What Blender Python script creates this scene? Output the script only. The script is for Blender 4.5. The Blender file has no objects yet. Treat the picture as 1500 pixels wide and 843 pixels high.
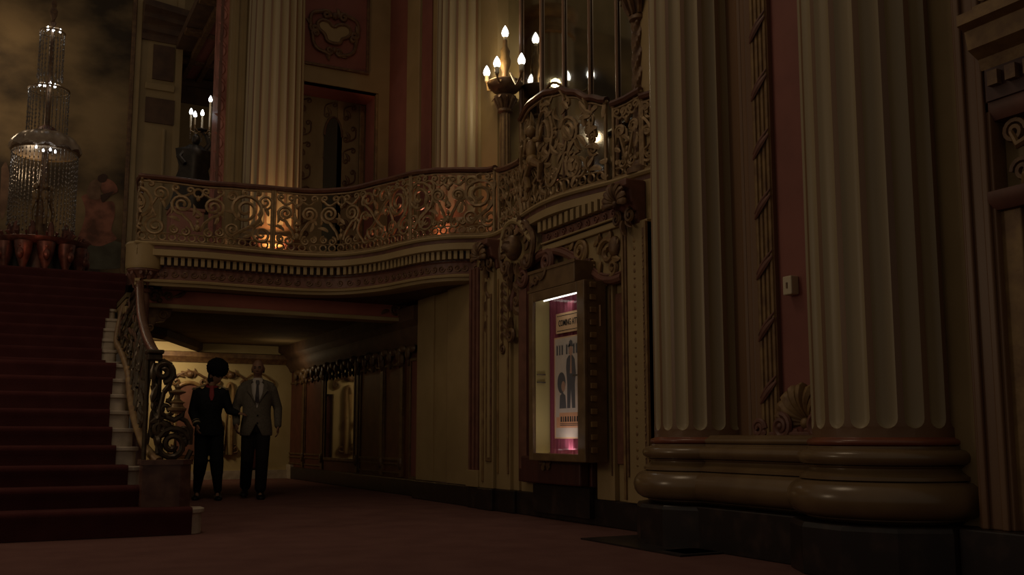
import bpy, bmesh, math, random
from mathutils import Vector, Matrix, noise as mnoise
random.seed(7)
PI = math.pi
sin, cos = math.sin, math.cos
SC = bpy.context.scene
COL = SC.collection

# ------------------------------------------------------------------ camera
FPX = 1425.0; CXP, CYP, HOR, EYE = 750.0, 465.0, 640.0, 0.79
PITCH = math.atan((HOR - CYP) / FPX)
YAW = math.atan(750.0 / math.hypot(FPX, HOR - CYP))
CF = Vector((sin(YAW) * cos(PITCH), cos(YAW) * cos(PITCH), sin(PITCH)))
CR = Vector((cos(YAW), -sin(YAW), 0))
CU = CR.cross(CF)

def ray(x, y): return CF + CR * ((x - CXP) / FPX) + CU * ((CYP - y) / FPX)
def atz(x, y, z):
    d = ray(x, y); return d * ((z - EYE) / d.z) + Vector((0, 0, EYE))
def atX(x, y, X):
    d = ray(x, y); return d * (X / d.x) + Vector((0, 0, EYE))
def atY(x, y, Y):
    d = ray(x, y); return d * (Y / d.y) + Vector((0, 0, EYE))

cam = bpy.data.cameras.new('camera'); co = bpy.data.objects.new('camera', cam); COL.objects.link(co)
co.location = (0, 0, EYE)
co.rotation_euler = (PI / 2 + PITCH, 0, -YAW)
cam.shift_y = (CYP - 421.5) / 1500.0; cam.sensor_width = 36.0; cam.lens = FPX * 36.0 / 1500.0
cam.clip_start = 0.05; cam.clip_end = 200
SC.camera = co

# ------------------------------------------------------------------ materials
def mat(name, col, rough=0.6, metal=0.0, col2=None, scale=6.0, bump=0.0, bscale=40.0, stretch=(1, 1, 1), lo=0.35, hi=0.65, spec=0.5, emit=None, estr=0.0, coat=0.0):
    m = bpy.data.materials.new(name); m.use_nodes = True
    nt = m.node_tree; b = nt.nodes['Principled BSDF']
    b.inputs['Base Color'].default_value = (*col, 1)
    b.inputs['Roughness'].default_value = rough
    b.inputs['Metallic'].default_value = metal
    b.inputs['Specular IOR Level'].default_value = spec
    if coat: b.inputs['Coat Weight'].default_value = coat
    if col2 is not None or bump:
        tc = nt.nodes.new('ShaderNodeTexCoord'); mp = nt.nodes.new('ShaderNodeMapping')
        mp.inputs['Scale'].default_value = stretch
        nt.links.new(tc.outputs['Object'], mp.inputs['Vector'])
    if col2 is not None:
        n = nt.nodes.new('ShaderNodeTexNoise'); n.inputs['Scale'].default_value = scale; n.inputs['Detail'].default_value = 6
        r = nt.nodes.new('ShaderNodeValToRGB')
        r.color_ramp.elements[0].position = lo; r.color_ramp.elements[0].color = (*col, 1)
        r.color_ramp.elements[1].position = hi; r.color_ramp.elements[1].color = (*col2, 1)
        nt.links.new(mp.outputs['Vector'], n.inputs['Vector']); nt.links.new(n.outputs['Fac'], r.inputs['Fac'])
        nt.links.new(r.outputs['Color'], b.inputs['Base Color'])
    if bump:
        n2 = nt.nodes.new('ShaderNodeTexNoise'); n2.inputs['Scale'].default_value = bscale; n2.inputs['Detail'].default_value = 4
        bp = nt.nodes.new('ShaderNodeBump'); bp.inputs['Strength'].default_value = bump; bp.inputs['Distance'].default_value = 0.02
        nt.links.new(mp.outputs['Vector'], n2.inputs['Vector']); nt.links.new(n2.outputs['Fac'], bp.inputs['Height'])
        nt.links.new(bp.outputs['Normal'], b.inputs['Normal'])
    if emit is not None:
        b.inputs['Emission Color'].default_value = (*emit, 1); b.inputs['Emission Strength'].default_value = estr
    return m

M = {}
M['carpet'] = mat('red_carpet', (0.150, 0.072, 0.064), 0.95, col2=(0.180, 0.090, 0.078), scale=3, bump=0.4, bscale=160, spec=0.1)
M['runner'] = mat('stair_carpet_pile', (0.068, 0.019, 0.019), 0.95, col2=(0.085, 0.026, 0.025), scale=5, bump=0.4, bscale=160, spec=0.1)
M['cream'] = mat('cream_plaster', (0.37, 0.265, 0.125), 0.55, col2=(0.31, 0.22, 0.10), scale=2.2, bump=0.05)
M['cream_pale'] = mat('pale_cream_plaster', (0.52, 0.42, 0.22), 0.6, col2=(0.44, 0.34, 0.16), scale=2.0)
M['gold'] = mat('aged_gold_paint', (0.30, 0.19, 0.075), 0.5, 0.15, col2=(0.18, 0.10, 0.045), scale=9, bump=0.1)
M['gold_dark'] = mat('dark_gilt_plaster', (0.20, 0.115, 0.05), 0.5, 0.15, col2=(0.11, 0.055, 0.03), scale=14, bump=0.15)
M['beamred'] = mat('dark_red_beam', (0.46, 0.155, 0.115), 0.7, col2=(0.38, 0.13, 0.095), scale=3)
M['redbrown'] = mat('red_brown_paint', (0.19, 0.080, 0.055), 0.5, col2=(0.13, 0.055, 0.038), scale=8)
M['red'] = mat('dark_red_wall', (0.265, 0.092, 0.070), 0.7, col2=(0.22, 0.075, 0.058), scale=3)
M['pinkpil'] = mat('rose_marbled_plaster', (0.50, 0.20, 0.15), 0.5, col2=(0.24, 0.075, 0.055), scale=7, stretch=(1, 1, .5))
M['flute'] = mat('fluted_cream_paint', (0.36, 0.285, 0.165), 0.42, col2=(0.31, 0.24, 0.135), scale=3, stretch=(1, 1, .1))
M['fillet'] = mat('fluted_brown_edge', (0.205, 0.115, 0.058), 0.4, col2=(0.165, 0.085, 0.043), scale=3, stretch=(1, 1, .1))
M['base'] = mat('polished_ochre_base', (0.215, 0.142, 0.07), 0.24, col2=(0.16, 0.10, 0.05), scale=3, spec=0.55)
M['base_ring'] = mat('polished_red_ring', (0.25, 0.085, 0.045), 0.25, col2=(0.19, 0.06, 0.035), scale=4)
M['marble'] = mat('black_veined_marble', (0.018, 0.013, 0.012), 0.35, col2=(0.055, 0.036, 0.028), scale=7, lo=.5, hi=.8)
M['stone'] = mat('cream_step_marble', (0.56, 0.48, 0.39), 0.4, col2=(0.42, 0.35, 0.27), scale=9)
M['newelstone'] = mat('red_brown_marble', (0.16, 0.085, 0.06), 0.25, col2=(0.08, 0.035, 0.028), scale=8)
M['bronze'] = mat('gilded_iron', (0.34, 0.225, 0.11), 0.45, 0.25, col2=(0.22, 0.14, 0.065), scale=20)
M['iron'] = mat('dark_bronze_iron', (0.095, 0.066, 0.034), 0.38, 0.4, col2=(0.05, 0.034, 0.019), scale=20)
M['handrail'] = mat('dark_wood_handrail', (0.14, 0.06, 0.035), 0.3, col2=(0.09, 0.035, 0.022), scale=8)
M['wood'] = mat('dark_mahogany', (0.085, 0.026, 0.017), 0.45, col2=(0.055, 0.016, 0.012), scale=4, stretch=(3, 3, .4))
M['casewood'] = mat('gilt_case_frame', (0.185, 0.112, 0.048), 0.45, col2=(0.125, 0.072, 0.03), scale=8)
M['panelwood'] = mat('corridor_panel', (0.13, 0.042, 0.026), 0.55, col2=(0.09, 0.028, 0.019), scale=5)
M['panelgold'] = mat('corridor_panel_trim', (0.16, 0.095, 0.042), 0.5, col2=(0.09, 0.05, 0.025), scale=10)
M['curtain'] = mat('pink_red_curtain', (0.30, 0.052, 0.095), 0.7, col2=(0.22, 0.033, 0.066), scale=6, stretch=(1, 6, .2))
M['sign'] = mat('buff_sign_card', (0.72, 0.44, 0.25), 0.7, col2=(0.64, 0.38, 0.21), scale=6)
M['ink'] = mat('black_print', (0.012, 0.010, 0.012), 0.7)
M['poster'] = mat('grey_poster_paper', (0.70, 0.55, 0.46), 0.7, col2=(0.52, 0.43, 0.38), scale=4)
M['poster_orange'] = mat('orange_poster_band', (0.72, 0.36, 0.20), 0.7, col2=(0.60, 0.28, 0.15), scale=8)
M['poster_blue'] = mat('dark_poster_blue', (0.105, 0.095, 0.105), 0.7)
M['poster_skin'] = mat('poster_flesh', (0.48, 0.27, 0.19), 0.7)
M['casecream'] = mat('case_lining', (0.62, 0.50, 0.21), 0.6)
M['white'] = mat('white_plastic', (0.55, 0.47, 0.32), 0.5)
M['tube'] = mat('fluorescent_tube', (1, 1, 1), 0.5, emit=(1.0, 0.93, 0.85), estr=2.0)
M['bulb'] = mat('flame_bulb_glass', (1, 1, 1), 0.3, emit=(1.0, 0.95, 0.88), estr=6.0)
M['bulbfar'] = mat('bright_bulb_glass', (1, 1, 1), 0.3, emit=(0.92, 0.96, 1.0), estr=8.0)
M['crystal'] = mat('cut_crystal_bead', (0.22, 0.185, 0.15), 0.12, 0.35, spec=0.9)
M['shellglass'] = mat('frosted_canopy_glass', (0.42, 0.32, 0.22), 0.3, 0.1, col2=(0.26, 0.19, 0.13), scale=8)
M['copper'] = mat('red_lit_copper', (0.22, 0.085, 0.06), 0.4, 0.3, col2=(0.09, 0.035, 0.025), scale=10)
M['statue'] = mat('blackened_bronze', (0.045, 0.035, 0.026), 0.4, 0.4, col2=(0.025, 0.02, 0.015), scale=12)
M['rosemarble'] = mat('rose_marble', (0.42, 0.20, 0.145), 0.45, col2=(0.33, 0.14, 0.105), scale=5)
M['mirror'] = mat('mirror_glass', (0.62, 0.60, 0.55), 0.05, 1.0)
M['oldmirror'] = mat('smoky_mirror_glass', (0.62, 0.64, 0.58), 0.05, 1.0, col2=(0.72, 0.72, 0.64), scale=5, stretch=(1, 1, .3))
M['jacket'] = mat('grey_olive_tweed', (0.150, 0.128, 0.098), 0.9, col2=(0.11, 0.094, 0.072), scale=60, bump=.2, bscale=200)
M['black'] = mat('black_wool', (0.008, 0.008, 0.010), 0.85, spec=.25)
M['fur'] = mat('black_fur', (0.007, 0.006, 0.006), 0.95, bump=0.8, bscale=120, spec=.2)
M['trouser'] = mat('charcoal_trouser', (0.018, 0.015, 0.014), 0.9, spec=.25)
M['shirt'] = mat('white_cotton', (0.62, 0.56, 0.50), 0.8)
M['tie'] = mat('dark_tie_silk', (0.022, 0.014, 0.020), 0.5)
M['scarf'] = mat('red_scarf', (0.21, 0.016, 0.022), 0.7)
M['skin'] = mat('skin', (0.30, 0.165, 0.105), 0.55)
M['braid'] = mat('gold_braid', (0.34, 0.27, 0.16), 0.5, 0.2)
M['hair'] = mat('dark_hair', (0.012, 0.008, 0.006), 0.7)
M['shoe'] = mat('black_leather', (0.008, 0.007, 0.007), 0.55, spec=.25)
M['eye'] = mat('eye', (0.10, 0.08, 0.07), 0.2)
M['lip'] = mat('lips', (0.22, 0.085, 0.07), 0.5)
M['ceil'] = mat('corridor_ceiling', (0.19, 0.14, 0.075), 0.95, col2=(0.13, 0.095, 0.05), scale=2.5, spec=.1)
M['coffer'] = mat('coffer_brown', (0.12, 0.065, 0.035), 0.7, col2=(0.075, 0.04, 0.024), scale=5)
M['paint_pink'] = mat('painted_rose', (0.34, 0.135, 0.085), 0.8, col2=(0.13, 0.055, 0.035), scale=4.5, lo=.38, hi=.62)
M['paint_flesh'] = mat('painted_flesh', (0.22, 0.125, 0.075), 0.8, col2=(0.12, 0.065, 0.04), scale=5)
M['paint_dark'] = mat('painted_umber', (0.06, 0.03, 0.02), 0.8)
M['paint_grey'] = mat('painted_grey_green', (0.13, 0.125, 0.085), 0.8, col2=(0.08, 0.07, 0.045), scale=4)
M['mural'] = mat('painted_canvas', (0.045, 0.030, 0.016), 0.8, col2=(0.32, 0.22, 0.105), scale=0.5, lo=.42, hi=.62, stretch=(1, 1, 1.5))
M['damask'] = mat('painted_screen', (0.25, 0.185, 0.092), 0.7, col2=(0.36, 0.275, 0.14), scale=4, stretch=(1, 1, .4))
M['windowglass'] = mat('old_window_glass', (0.075, 0.075, 0.058), 0.2, 0.25)
M['leadwood'] = mat('rose_window_bar', (0.27, 0.15, 0.09), 0.4)

def glass(name, col, alpha):
    m = bpy.data.materials.new(name); m.use_nodes = True; nt = m.node_tree; nt.nodes.clear()
    o = nt.nodes.new('ShaderNodeOutputMaterial'); mx = nt.nodes.new('ShaderNodeMixShader')
    t = nt.nodes.new('ShaderNodeBsdfTransparent'); g = nt.nodes.new('ShaderNodeBsdfGlossy')
    t.inputs['Color'].default_value = (*col, 1); g.inputs['Roughness'].default_value = .06; g.inputs['Color'].default_value = (.5, .5, .5, 1)
    mx.inputs[0].default_value = alpha
    nt.links.new(t.outputs[0], mx.inputs[1]); nt.links.new(g.outputs[0], mx.inputs[2]); nt.links.new(mx.outputs[0], o.inputs[0])
    return m
M['caseglass'] = glass('case_glass', (.96, .97, .96), .04)
M['windowpane'] = glass('smoky_pane', (.50, .50, .42), .10)

# ------------------------------------------------------------------ mesh builder
class MB:
    def __init__(s): s.v = []; s.f = []; s.m = []
    def add(s, vs, fs, mi=0):
        o = len(s.v); s.v += [tuple(v) for v in vs]
        for f in fs: s.f.append(tuple(i + o for i in f)); s.m.append(mi)
        return s
    def box(s, x0, x1, y0, y1, z0, z1, mi=0):
        vs = [(x, y, z) for z in (z0, z1) for y in (y0, y1) for x in (x0, x1)]
        return s.add(vs, [(0, 2, 3, 1), (4, 5, 7, 6), (0, 1, 5, 4), (2, 6, 7, 3), (0, 4, 6, 2), (1, 3, 7, 5)], mi)
    def obox(s, c, hx, hy, hz, rz=0, mi=0, mtx=None):
        R = mtx or Matrix.Rotation(rz, 3, 'Z')
        vs = [Vector(c) + R @ Vector((a * hx, b * hy, d * hz)) for d in (-1, 1) for b in (-1, 1) for a in (-1, 1)]
        return s.add(vs, [(0, 2, 3, 1), (4, 5, 7, 6), (0, 1, 5, 4), (2, 6, 7, 3), (0, 4, 6, 2), (1, 3, 7, 5)], mi)
    def tube(s, pts, r, n=6, mi=0, flat=1.0, closed=False):
        P = [Vector(p) for p in pts]; N = len(P)
        if N < 2: return s
        rr = r if isinstance(r, (list, tuple)) else [r] * N
        up = None; rings = []
        for i, p in enumerate(P):
            t = (P[min(i + 1, N - 1)] - P[max(i - 1, 0)])
            if closed: t = P[(i + 1) % N] - P[i - 1]
            t = t.normalized() if t.length > 1e-9 else Vector((0, 0, 1))
            if up is None:
                up = Vector((0, 0, 1)) if abs(t.z) < .9 else Vector((1, 0, 0))
            a = up - t * up.dot(t)
            if a.length < 1e-6: a = t.orthogonal()
            a.normalize(); b = t.cross(a); up = a
            rings.append([p + (a * cos(2 * PI * k / n) + b * sin(2 * PI * k / n) * flat) * rr[i] for k in range(n)])
        vs = [v for g in rings for v in g]; fs = []
        for i in range(N if closed else N - 1):
            j = (i + 1) % N
            for k in range(n):
                k2 = (k + 1) % n
                fs.append((i * n + k, i * n + k2, j * n + k2, j * n + k))
        if not closed:
            fs.append(tuple(range(n - 1, -1, -1))); fs.append(tuple((N - 1) * n + k for k in range(n)))
        return s.add(vs, fs, mi)
    def lathe(s, prof, c, n=24, a0=0.0, a1=2 * PI, mi=0, mis=None, cap=True):
        full = abs(a1 - a0 - 2 * PI) < 1e-6; cols = n if full else n + 1
        vs = []
        for (r, z) in prof:
            for k in range(cols):
                a = a0 + (a1 - a0) * k / n
                vs.append((c[0] + r * cos(a), c[1] + r * sin(a), c[2] + z))
        for i in range(len(prof) - 1):
            fs = []
            for k in range(n):
                k2 = (k + 1) % cols
                fs.append((i * cols + k, i * cols + k2, (i + 1) * cols + k2, (i + 1) * cols + k))
            o = len(s.v) if i == 0 else o0
            if i == 0: o0 = o; s.v += vs
            for f in fs: s.f.append(tuple(q + o0 for q in f)); s.m.append(mis[i] if mis else mi)
        if cap and full:
            s.f.append(tuple(o0 + k for k in range(cols - 1, -1, -1))); s.m.append(mis[0] if mis else mi)
            s.f.append(tuple(o0 + (len(prof) - 1) * cols + k for k in range(cols))); s.m.append(mis[-1] if mis else mi)
        return s
    def ell(s, c, r, nu=12, nv=8, mi=0, mtx=None, fn=None):
        vs = []; c = Vector(c)
        for j in range(nv + 1):
            th = PI * j / nv
            for k in range(nu):
                a = 2 * PI * k / nu
                d = Vector((sin(th) * cos(a), sin(th) * sin(a), cos(th)))
                p = Vector((d.x * r[0], d.y * r[1], d.z * r[2]))
                if fn: p = fn(p, d)
                if mtx: p = mtx @ p
                vs.append(c + p)
        fs = []
        for j in range(nv):
            for k in range(nu):
                k2 = (k + 1) % nu
                fs.append((j * nu + k, (j + 1) * nu + k, (j + 1) * nu + k2, j * nu + k2))
        return s.add(vs, fs, mi)
    def loft(s, rings, mi=0):
        n = len(rings[0]); vs = [v for g in rings for v in g]; fs = []
        for i in range(len(rings) - 1):
            for k in range(n):
                k2 = (k + 1) % n
                fs.append((i * n + k, i * n + k2, (i + 1) * n + k2, (i + 1) * n + k))
        fs.append(tuple(range(n - 1, -1, -1))); fs.append(tuple((len(rings) - 1) * n + k for k in range(n)))
        return s.add(vs, fs, mi)
    def sweep(s, path, prof, closed=True, mi=0, caps=True):
        """path: plan points; prof: (outward offset, z); outward is to the right of the travel direction"""
        N = len(path); n = len(prof); vs = []
        nr = normals(path)
        for (x, y), (nx, ny) in zip(path, nr):
            for (o, z) in prof: vs.append((x + nx * o, y + ny * o, z))
        fs = []
        for i in range(N - 1):
            for k in range(n if closed else n - 1):
                k2 = (k + 1) % n
                fs.append((i * n + k, (i + 1) * n + k, (i + 1) * n + k2, i * n + k2))
        if caps and closed:
            fs.append(tuple(range(n))); fs.append(tuple((N - 1) * n + k for k in range(n - 1, -1, -1)))
        return s.add(vs, fs, mi)
    def prism(s, poly, fn, d0, d1, mi=0):
        """poly in (u,v); fn(u,v,w)->xyz"""
        n = len(poly)
        vs = [fn(u, v, d0) for u, v in poly] + [fn(u, v, d1) for u, v in poly]
        fs = [tuple(range(n - 1, -1, -1)), tuple(range(n, 2 * n))] + [(i, (i + 1) % n, n + (i + 1) % n, n + i) for i in range(n)]
        return s.add(vs, fs, mi)
    def build(s, name, mats, parent=None, smooth=True, bevel=0, seg=2, ang=40):
        me = bpy.data.meshes.new(name)
        off = Vector((0, 0, 0))
        if parent is not None:
            r = parent
            while r is not None: off = off + r.location; r = r.parent
        me.from_pydata([tuple(Vector(v) - off) for v in s.v], [], s.f)
        if not isinstance(mats, (list, tuple)): mats = [mats]
        for m in mats: me.materials.append(m)
        for p, i in zip(me.polygons, s.m): p.material_index = i; p.use_smooth = smooth
        bm = bmesh.new(); bm.from_mesh(me); bmesh.ops.recalc_face_normals(bm, faces=bm.faces); bm.to_mesh(me); bm.free()
        if smooth: me.set_sharp_from_angle(angle=math.radians(ang))
        o = bpy.data.objects.new(name, me); COL.objects.link(o)
        if parent is not None: o.parent = parent
        if bevel:
            b = o.modifiers.new('edge', 'BEVEL'); b.width = bevel; b.segments = seg; b.limit_method = 'ANGLE'; b.angle_limit = math.radians(50)
        return o

def normals(path):
    out = []
    for i in range(len(path)):
        a = path[max(i - 1, 0)]; b = path[min(i + 1, len(path) - 1)]
        dx, dy = b[0] - a[0], b[1] - a[1]; L = math.hypot(dx, dy) or 1
        out.append((dy / L, -dx / L))
    return out

def thing(name, loc, label, cat, group=None):
    o = bpy.data.objects.new(name, None); COL.objects.link(o); o.location = loc; o.empty_display_size = .1
    return tag(o, label, cat, group)
def tag(o, label, cat, group=None):
    o['label'] = label; o['category'] = cat
    if group: o['group'] = group
    return o
def struct(name, mb, m, **k):
    o = mb.build(name, m, **k); o['kind'] = 'structure'; return o

def smooth_path(pts, n=8):
    out = []; P = [Vector(p) for p in pts]
    for i in range(len(P) - 1):
        p0, p1, p2, p3 = P[max(i - 1, 0)], P[i], P[i + 1], P[min(i + 2, len(P) - 1)]
        for k in range(n):
            t = k / n
            out.append(0.5 * ((2 * p1) + (p2 - p0) * t + (2 * p0 - 5 * p1 + 4 * p2 - p3) * t * t + (3 * p1 - p0 - 3 * p2 + p3) * t ** 3))
    out.append(P[-1]); return out

# scroll curves in 2D
def spiral(cx, cy, r, a0, turns, n=None, rmin=.18):
    n = n or int(abs(turns) * 12) + 4; out = []
    for i in range(n + 1):
        t = i / n; rr = r * (1 - (1 - rmin) * t); a = a0 + turns * 2 * PI * t
        out.append((cx + rr * cos(a), cy + rr * sin(a)))
    return out                                         # from the outside inwards
def cscroll(ax, ay, ra, bx, by, rb, side=1, bulge=.25):
    """a C: two spirals joined by a bowed stem"""
    d = math.atan2(by - ay, bx - ax)
    A = spiral(ax, ay, ra, d + side * PI / 2, side * 1.25)
    B = spiral(bx, by, rb, d + side * PI / 2, -side * 1.25)
    L = math.hypot(bx - ax, by - ay)
    nx, ny = cos(d + side * PI / 2), sin(d + side * PI / 2)
    mid = []
    p, q = A[0], B[0]
    for i in range(1, 8):
        t = i / 8; h = bulge * L * sin(PI * t) * .5
        mid.append((p[0] + (q[0] - p[0]) * t + nx * h, p[1] + (q[1] - p[1]) * t + ny * h))
    return A[::-1] + mid + B
def sscroll(ax, ay, ra, bx, by, rb, side=1):
    d = math.atan2(by - ay, bx - ax)
    A = spiral(ax, ay, ra, d + side * PI / 2, side * 1.25)
    B = spiral(bx, by, rb, d - side * PI / 2, side * 1.25)
    p, q = A[0], B[0]; mid = []
    for i in range(1, 8):
        t = i / 8; e = t * t * (3 - 2 * t)
        mid.append((p[0] + (q[0] - p[0]) * t, p[1] + (q[1] - p[1]) * e))
    return A[::-1] + mid + B
def ring(cx, cy, r, n=14): return [(cx + r * cos(2 * PI * i / n), cy + r * sin(2 * PI * i / n)) for i in range(n + 1)]

class Panel:
    """draws 2D curves (u along, v up) on a surface fn(u,v,w)"""
    def __init__(s, fn): s.fn = fn; s.mb = MB()
    K = 1.0
    def line(s, pts, r, n=5, w=0, flat=1.0):
        r = r * s.K
        s.mb.tube([s.fn(u, v, w) for u, v in pts], r, n, flat=flat)
    def blob(s, u, v, r, rz=None, w=0, nu=8, nv=6):
        p = s.fn(u, v, w); s.mb.ell(p, (r, r, rz or r), nu, nv)
    def leaf(s, u, v, ang, L, wd, w=0):
        pts = []; rr = []
        for i in range(6):
            t = i / 5; pts.append(s.fn(u + L * t * cos(ang + .5 * t), v + L * t * sin(ang + .5 * t), w)); rr.append(max(.002, wd * sin(PI * min(.98, t * .85 + .12))))
        s.mb.tube(pts, rr, 5, flat=.55)

XW = 4.8                                           # right wall of the lobby
def W(u, v, w): return (XW - w, -u, v)             # u grows to the right as seen from the lobby (u = -Y)
def WB(mb, y0, y1, z0, z1, w0, w1, mi=0): return mb.box(XW - w1, XW - w0, y0, y1, z0, z1, mi)
def wy(x, X=XW, y=500): return atX(x, y, X).y      # wall Y under a photo column
ZB = 3.10                                          # balcony level

# ================================================================== SETTING
mb = MB(); mb.box(-6, 9.5, -5, 19.6, -.12, 0); struct('floor', mb, M['carpet'], smooth=False)
# lobby side wall (behind columns and display case): plain backing with a red finish between the columns
mb = MB(); mb.box(XW, XW + .25, -1, 10.09, 0, ZB - .12); struct('wall_right', mb, M['cream'], smooth=False)
mb = MB(); mb.box(XW, XW + .25, -1, 6.6, ZB - .12, 7.4); struct('wall_right_upper', mb, M['cream'], smooth=False)
mb = MB(); mb.box(XW - .03, XW, 4.5, wy(1126, 4.77, 300), .7, 7.4); struct('wall_right_red', mb, M['red'], smooth=False)
# pier wall at the mouth of the side passage
mb = MB()
mb.box(XW - .02, XW + .25, 10.09, 10.86, .24, 2.62)
mb.box(XW + .03, XW + .25, 10.86, 11.9, .24, 2.62)
mb.box(XW + .01, XW + .25, 11.35, 11.9, .24, 2.62)
struct('wall_passage_pier', mb, M['cream'], smooth=False)
mb = MB(); mb.box(XW - .005, XW + .03, 10.86, 10.90, .24, 2.62); mb.box(XW - .01, XW + .03, 10.06, 10.10, .24, 2.62)
struct('trim_1', mb, M['redbrown'], smooth=False)
# black marble skirting
mb = MB()
for y0, y1, w in ((6.3, 8.05, .05), (8.05, 9.0, .05), (9.0, 9.44, .08), (9.44, 9.8, .12), (9.8, 10.1, .10), (10.1, 11.9, .05)):
    mb.box(XW - w, XW + .02, y0, y1, 0, .235)
struct('baseboard_right', mb, M['marble'], smooth=False, bevel=.012)
# passage: panelled wall, end wall, near-side wall, ceiling
XC = 4.95; YE = 18.7
mb = MB(); mb.box(XC, XC + .2, 11.9, YE, 0, 2.7); struct('wall_passage', mb, M['panelwood'], smooth=False)
mb = MB(); mb.box(XC - .05, XC, 11.9, YE - .3, 0, .22); struct('baseboard_passage', mb, M['marble'], smooth=False, bevel=.01)
mb = MB(); mb.box(XC - .06, XC, YE - .3, YE, 0, .26); mb.box(1.3, XC, YE - .04, YE, 0, .16); struct('baseboard_end', mb, M['stone'], smooth=False)
mb = MB(); mb.box(1.2, 4.08, YE, YE + .2, 0, 2.7); mb.box(4.52, 5.15, YE, YE + .2, 0, 2.7); mb.box(4.08, 4.52, YE, YE + .2, 1.62, 2.7)
struct('wall_end', mb, M['cream_pale'], smooth=False)
mb = MB(); mb.box(1.30, 1.42, 12.9, YE + .2, 0, 2.5); struct('wall_passage_inner', mb, M['cream'], smooth=False)
mb = MB(); mb.box(1.30, 5.0, 12.88, YE + .2, 2.52, 2.58); struct('ceiling_passage', mb, M['ceil'], smooth=False)
# dark diagonal bar and cove of the passage ceiling
mb = MB()
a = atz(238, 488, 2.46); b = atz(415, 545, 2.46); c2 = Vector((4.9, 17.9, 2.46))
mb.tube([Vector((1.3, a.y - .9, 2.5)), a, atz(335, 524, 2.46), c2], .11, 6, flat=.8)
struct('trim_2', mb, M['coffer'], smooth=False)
mb = MB(); mb.sweep([(1.3, YE), (XC, YE)], [(0, 2.16), (.03, 2.16), (.06, 2.22), (.10, 2.26), (.10, 2.34), (0, 2.36)]); struct('trim_3', mb, M['gold_dark'])
mb = MB(); mb.sweep([(XC, YE), (XC, 11.9)], [(0, 2.02), (.03, 2.02), (.07, 2.1), (.12, 2.16), (.12, 2.26), (.2, 2.34), (.2, 2.52), (0, 2.52)]); struct('trim_4', mb, M['coffer'])
# carved swags under the passage cornice
mb = MB()
for i in range(17):
    y = 12.3 + i * .36
    mb.ell((XC - .05, y, 1.98 + .02 * (i % 2)), (.05, .10, .06), 8, 6); mb.ell((XC - .05, y + .16, 1.93), (.045, .06, .10), 8, 6); mb.ell((XC - .04, y + .16, 1.80), (.03, .035, .06), 6, 5)
struct('trim_5', mb, M['panelgold'])
# dark doorway in the end wall (seen in the passage mirror)
t = thing('passage_door', (4.30, YE + .06, 0), 'dark door in the cream end wall of the passage, behind the man', 'door'); t['kind'] = 'structure'
mb = MB(); mb.box(4.08, 4.52, YE + .05, YE + .1, 0, 1.62); mb.box(4.14, 4.46, YE + .03, YE + .05, .2, .75); mb.box(4.14, 4.46, YE + .03, YE + .05, .85, 1.5); mb.build('panel', M['wood'], t, smooth=False)
mb = MB(); mb.ell((4.48, YE + .02, .8), (.03, .03, .03)); mb.build('knob', M['bronze'], t)
# scroll crest over that door
mb = MB(); P = Panel(lambda u, v, w: (u, YE - .02 - w, v)); P.mb = mb
P.line(cscroll(4.06, 1.78, .09, 4.54, 1.78, .09, 1, .5), .018); P.leaf(4.30, 1.86, 1.2, .14, .03); P.leaf(4.30, 1.86, 2.0, .14, .03)
struct('trim_6', mb, M['gold'])

# wall panels on the passage wall: raised gilt mouldings
def frame_wall(mb, y0, y1, z0, z1, X, t=.03, d=.02):
    mb.box(X - d, X, y0, y1, z0, z0 + t); mb.box(X - d, X, y0, y1, z1 - t, z1)
    mb.box(X - d, X, y0, y0 + t, z0 + t, z1 - t); mb.box(X - d, X, y1 - t, y1, z0 + t, z1 - t)
def mx(x): return atX(x, 610, XC).y
k = 0
for xa, xb in ((421, 444), (448, 472), (528, 559), (563, 588)):
    ya, yb = mx(xb), mx(xa); k += 1
    mb = MB(); frame_wall(mb, ya, yb, .46, 1.82, XC); frame_wall(mb, ya, yb, .28, .42, XC, .02); struct('trim_%d' % (39 + k), mb, M['panelgold'], smooth=False)
mb = MB()
for x in (446, 474, 525, 561, 590):
    y = mx(x); mb.box(XC - .03, XC, y - .05, y + .05, .24, 1.95); mb.ell((XC - .03, y, .42), (.04, .06, .09), 8, 6); mb.ell((XC - .03, y, 1.86), (.05, .08, .10), 8, 6)
struct('trim_7', mb, M['panelgold'], smooth=False)
t = thing('wall_mirror', (XC, mx(500), .45), 'tall mirror let into the dark panelled passage wall, reflecting a cream wall and dark door', 'mirror')
ya, yb = mx(520), mx(478)
mb = MB(); mb.box(XC - .012, XC - .002, ya, yb, .44, 1.90); mb.build('glass', M['mirror'], t, smooth=False)
mb = MB(); frame_wall(mb, ya - .05, yb + .05, .39, 1.95, XC, .05, .03); mb.build('frame', M['panelgold'], t, smooth=False, bevel=.008)
# narrow dark red panel beside the pier
mb = MB(); frame_wall(mb, 12.05, 12.42, .22, 1.85, XC - .01, .04, .03); mb.box(XC - .02, XC, 12.09, 12.38, .26, 1.81, 1); struct('trim_8', mb, [M['panelgold'], M['red']], smooth=False)
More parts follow.
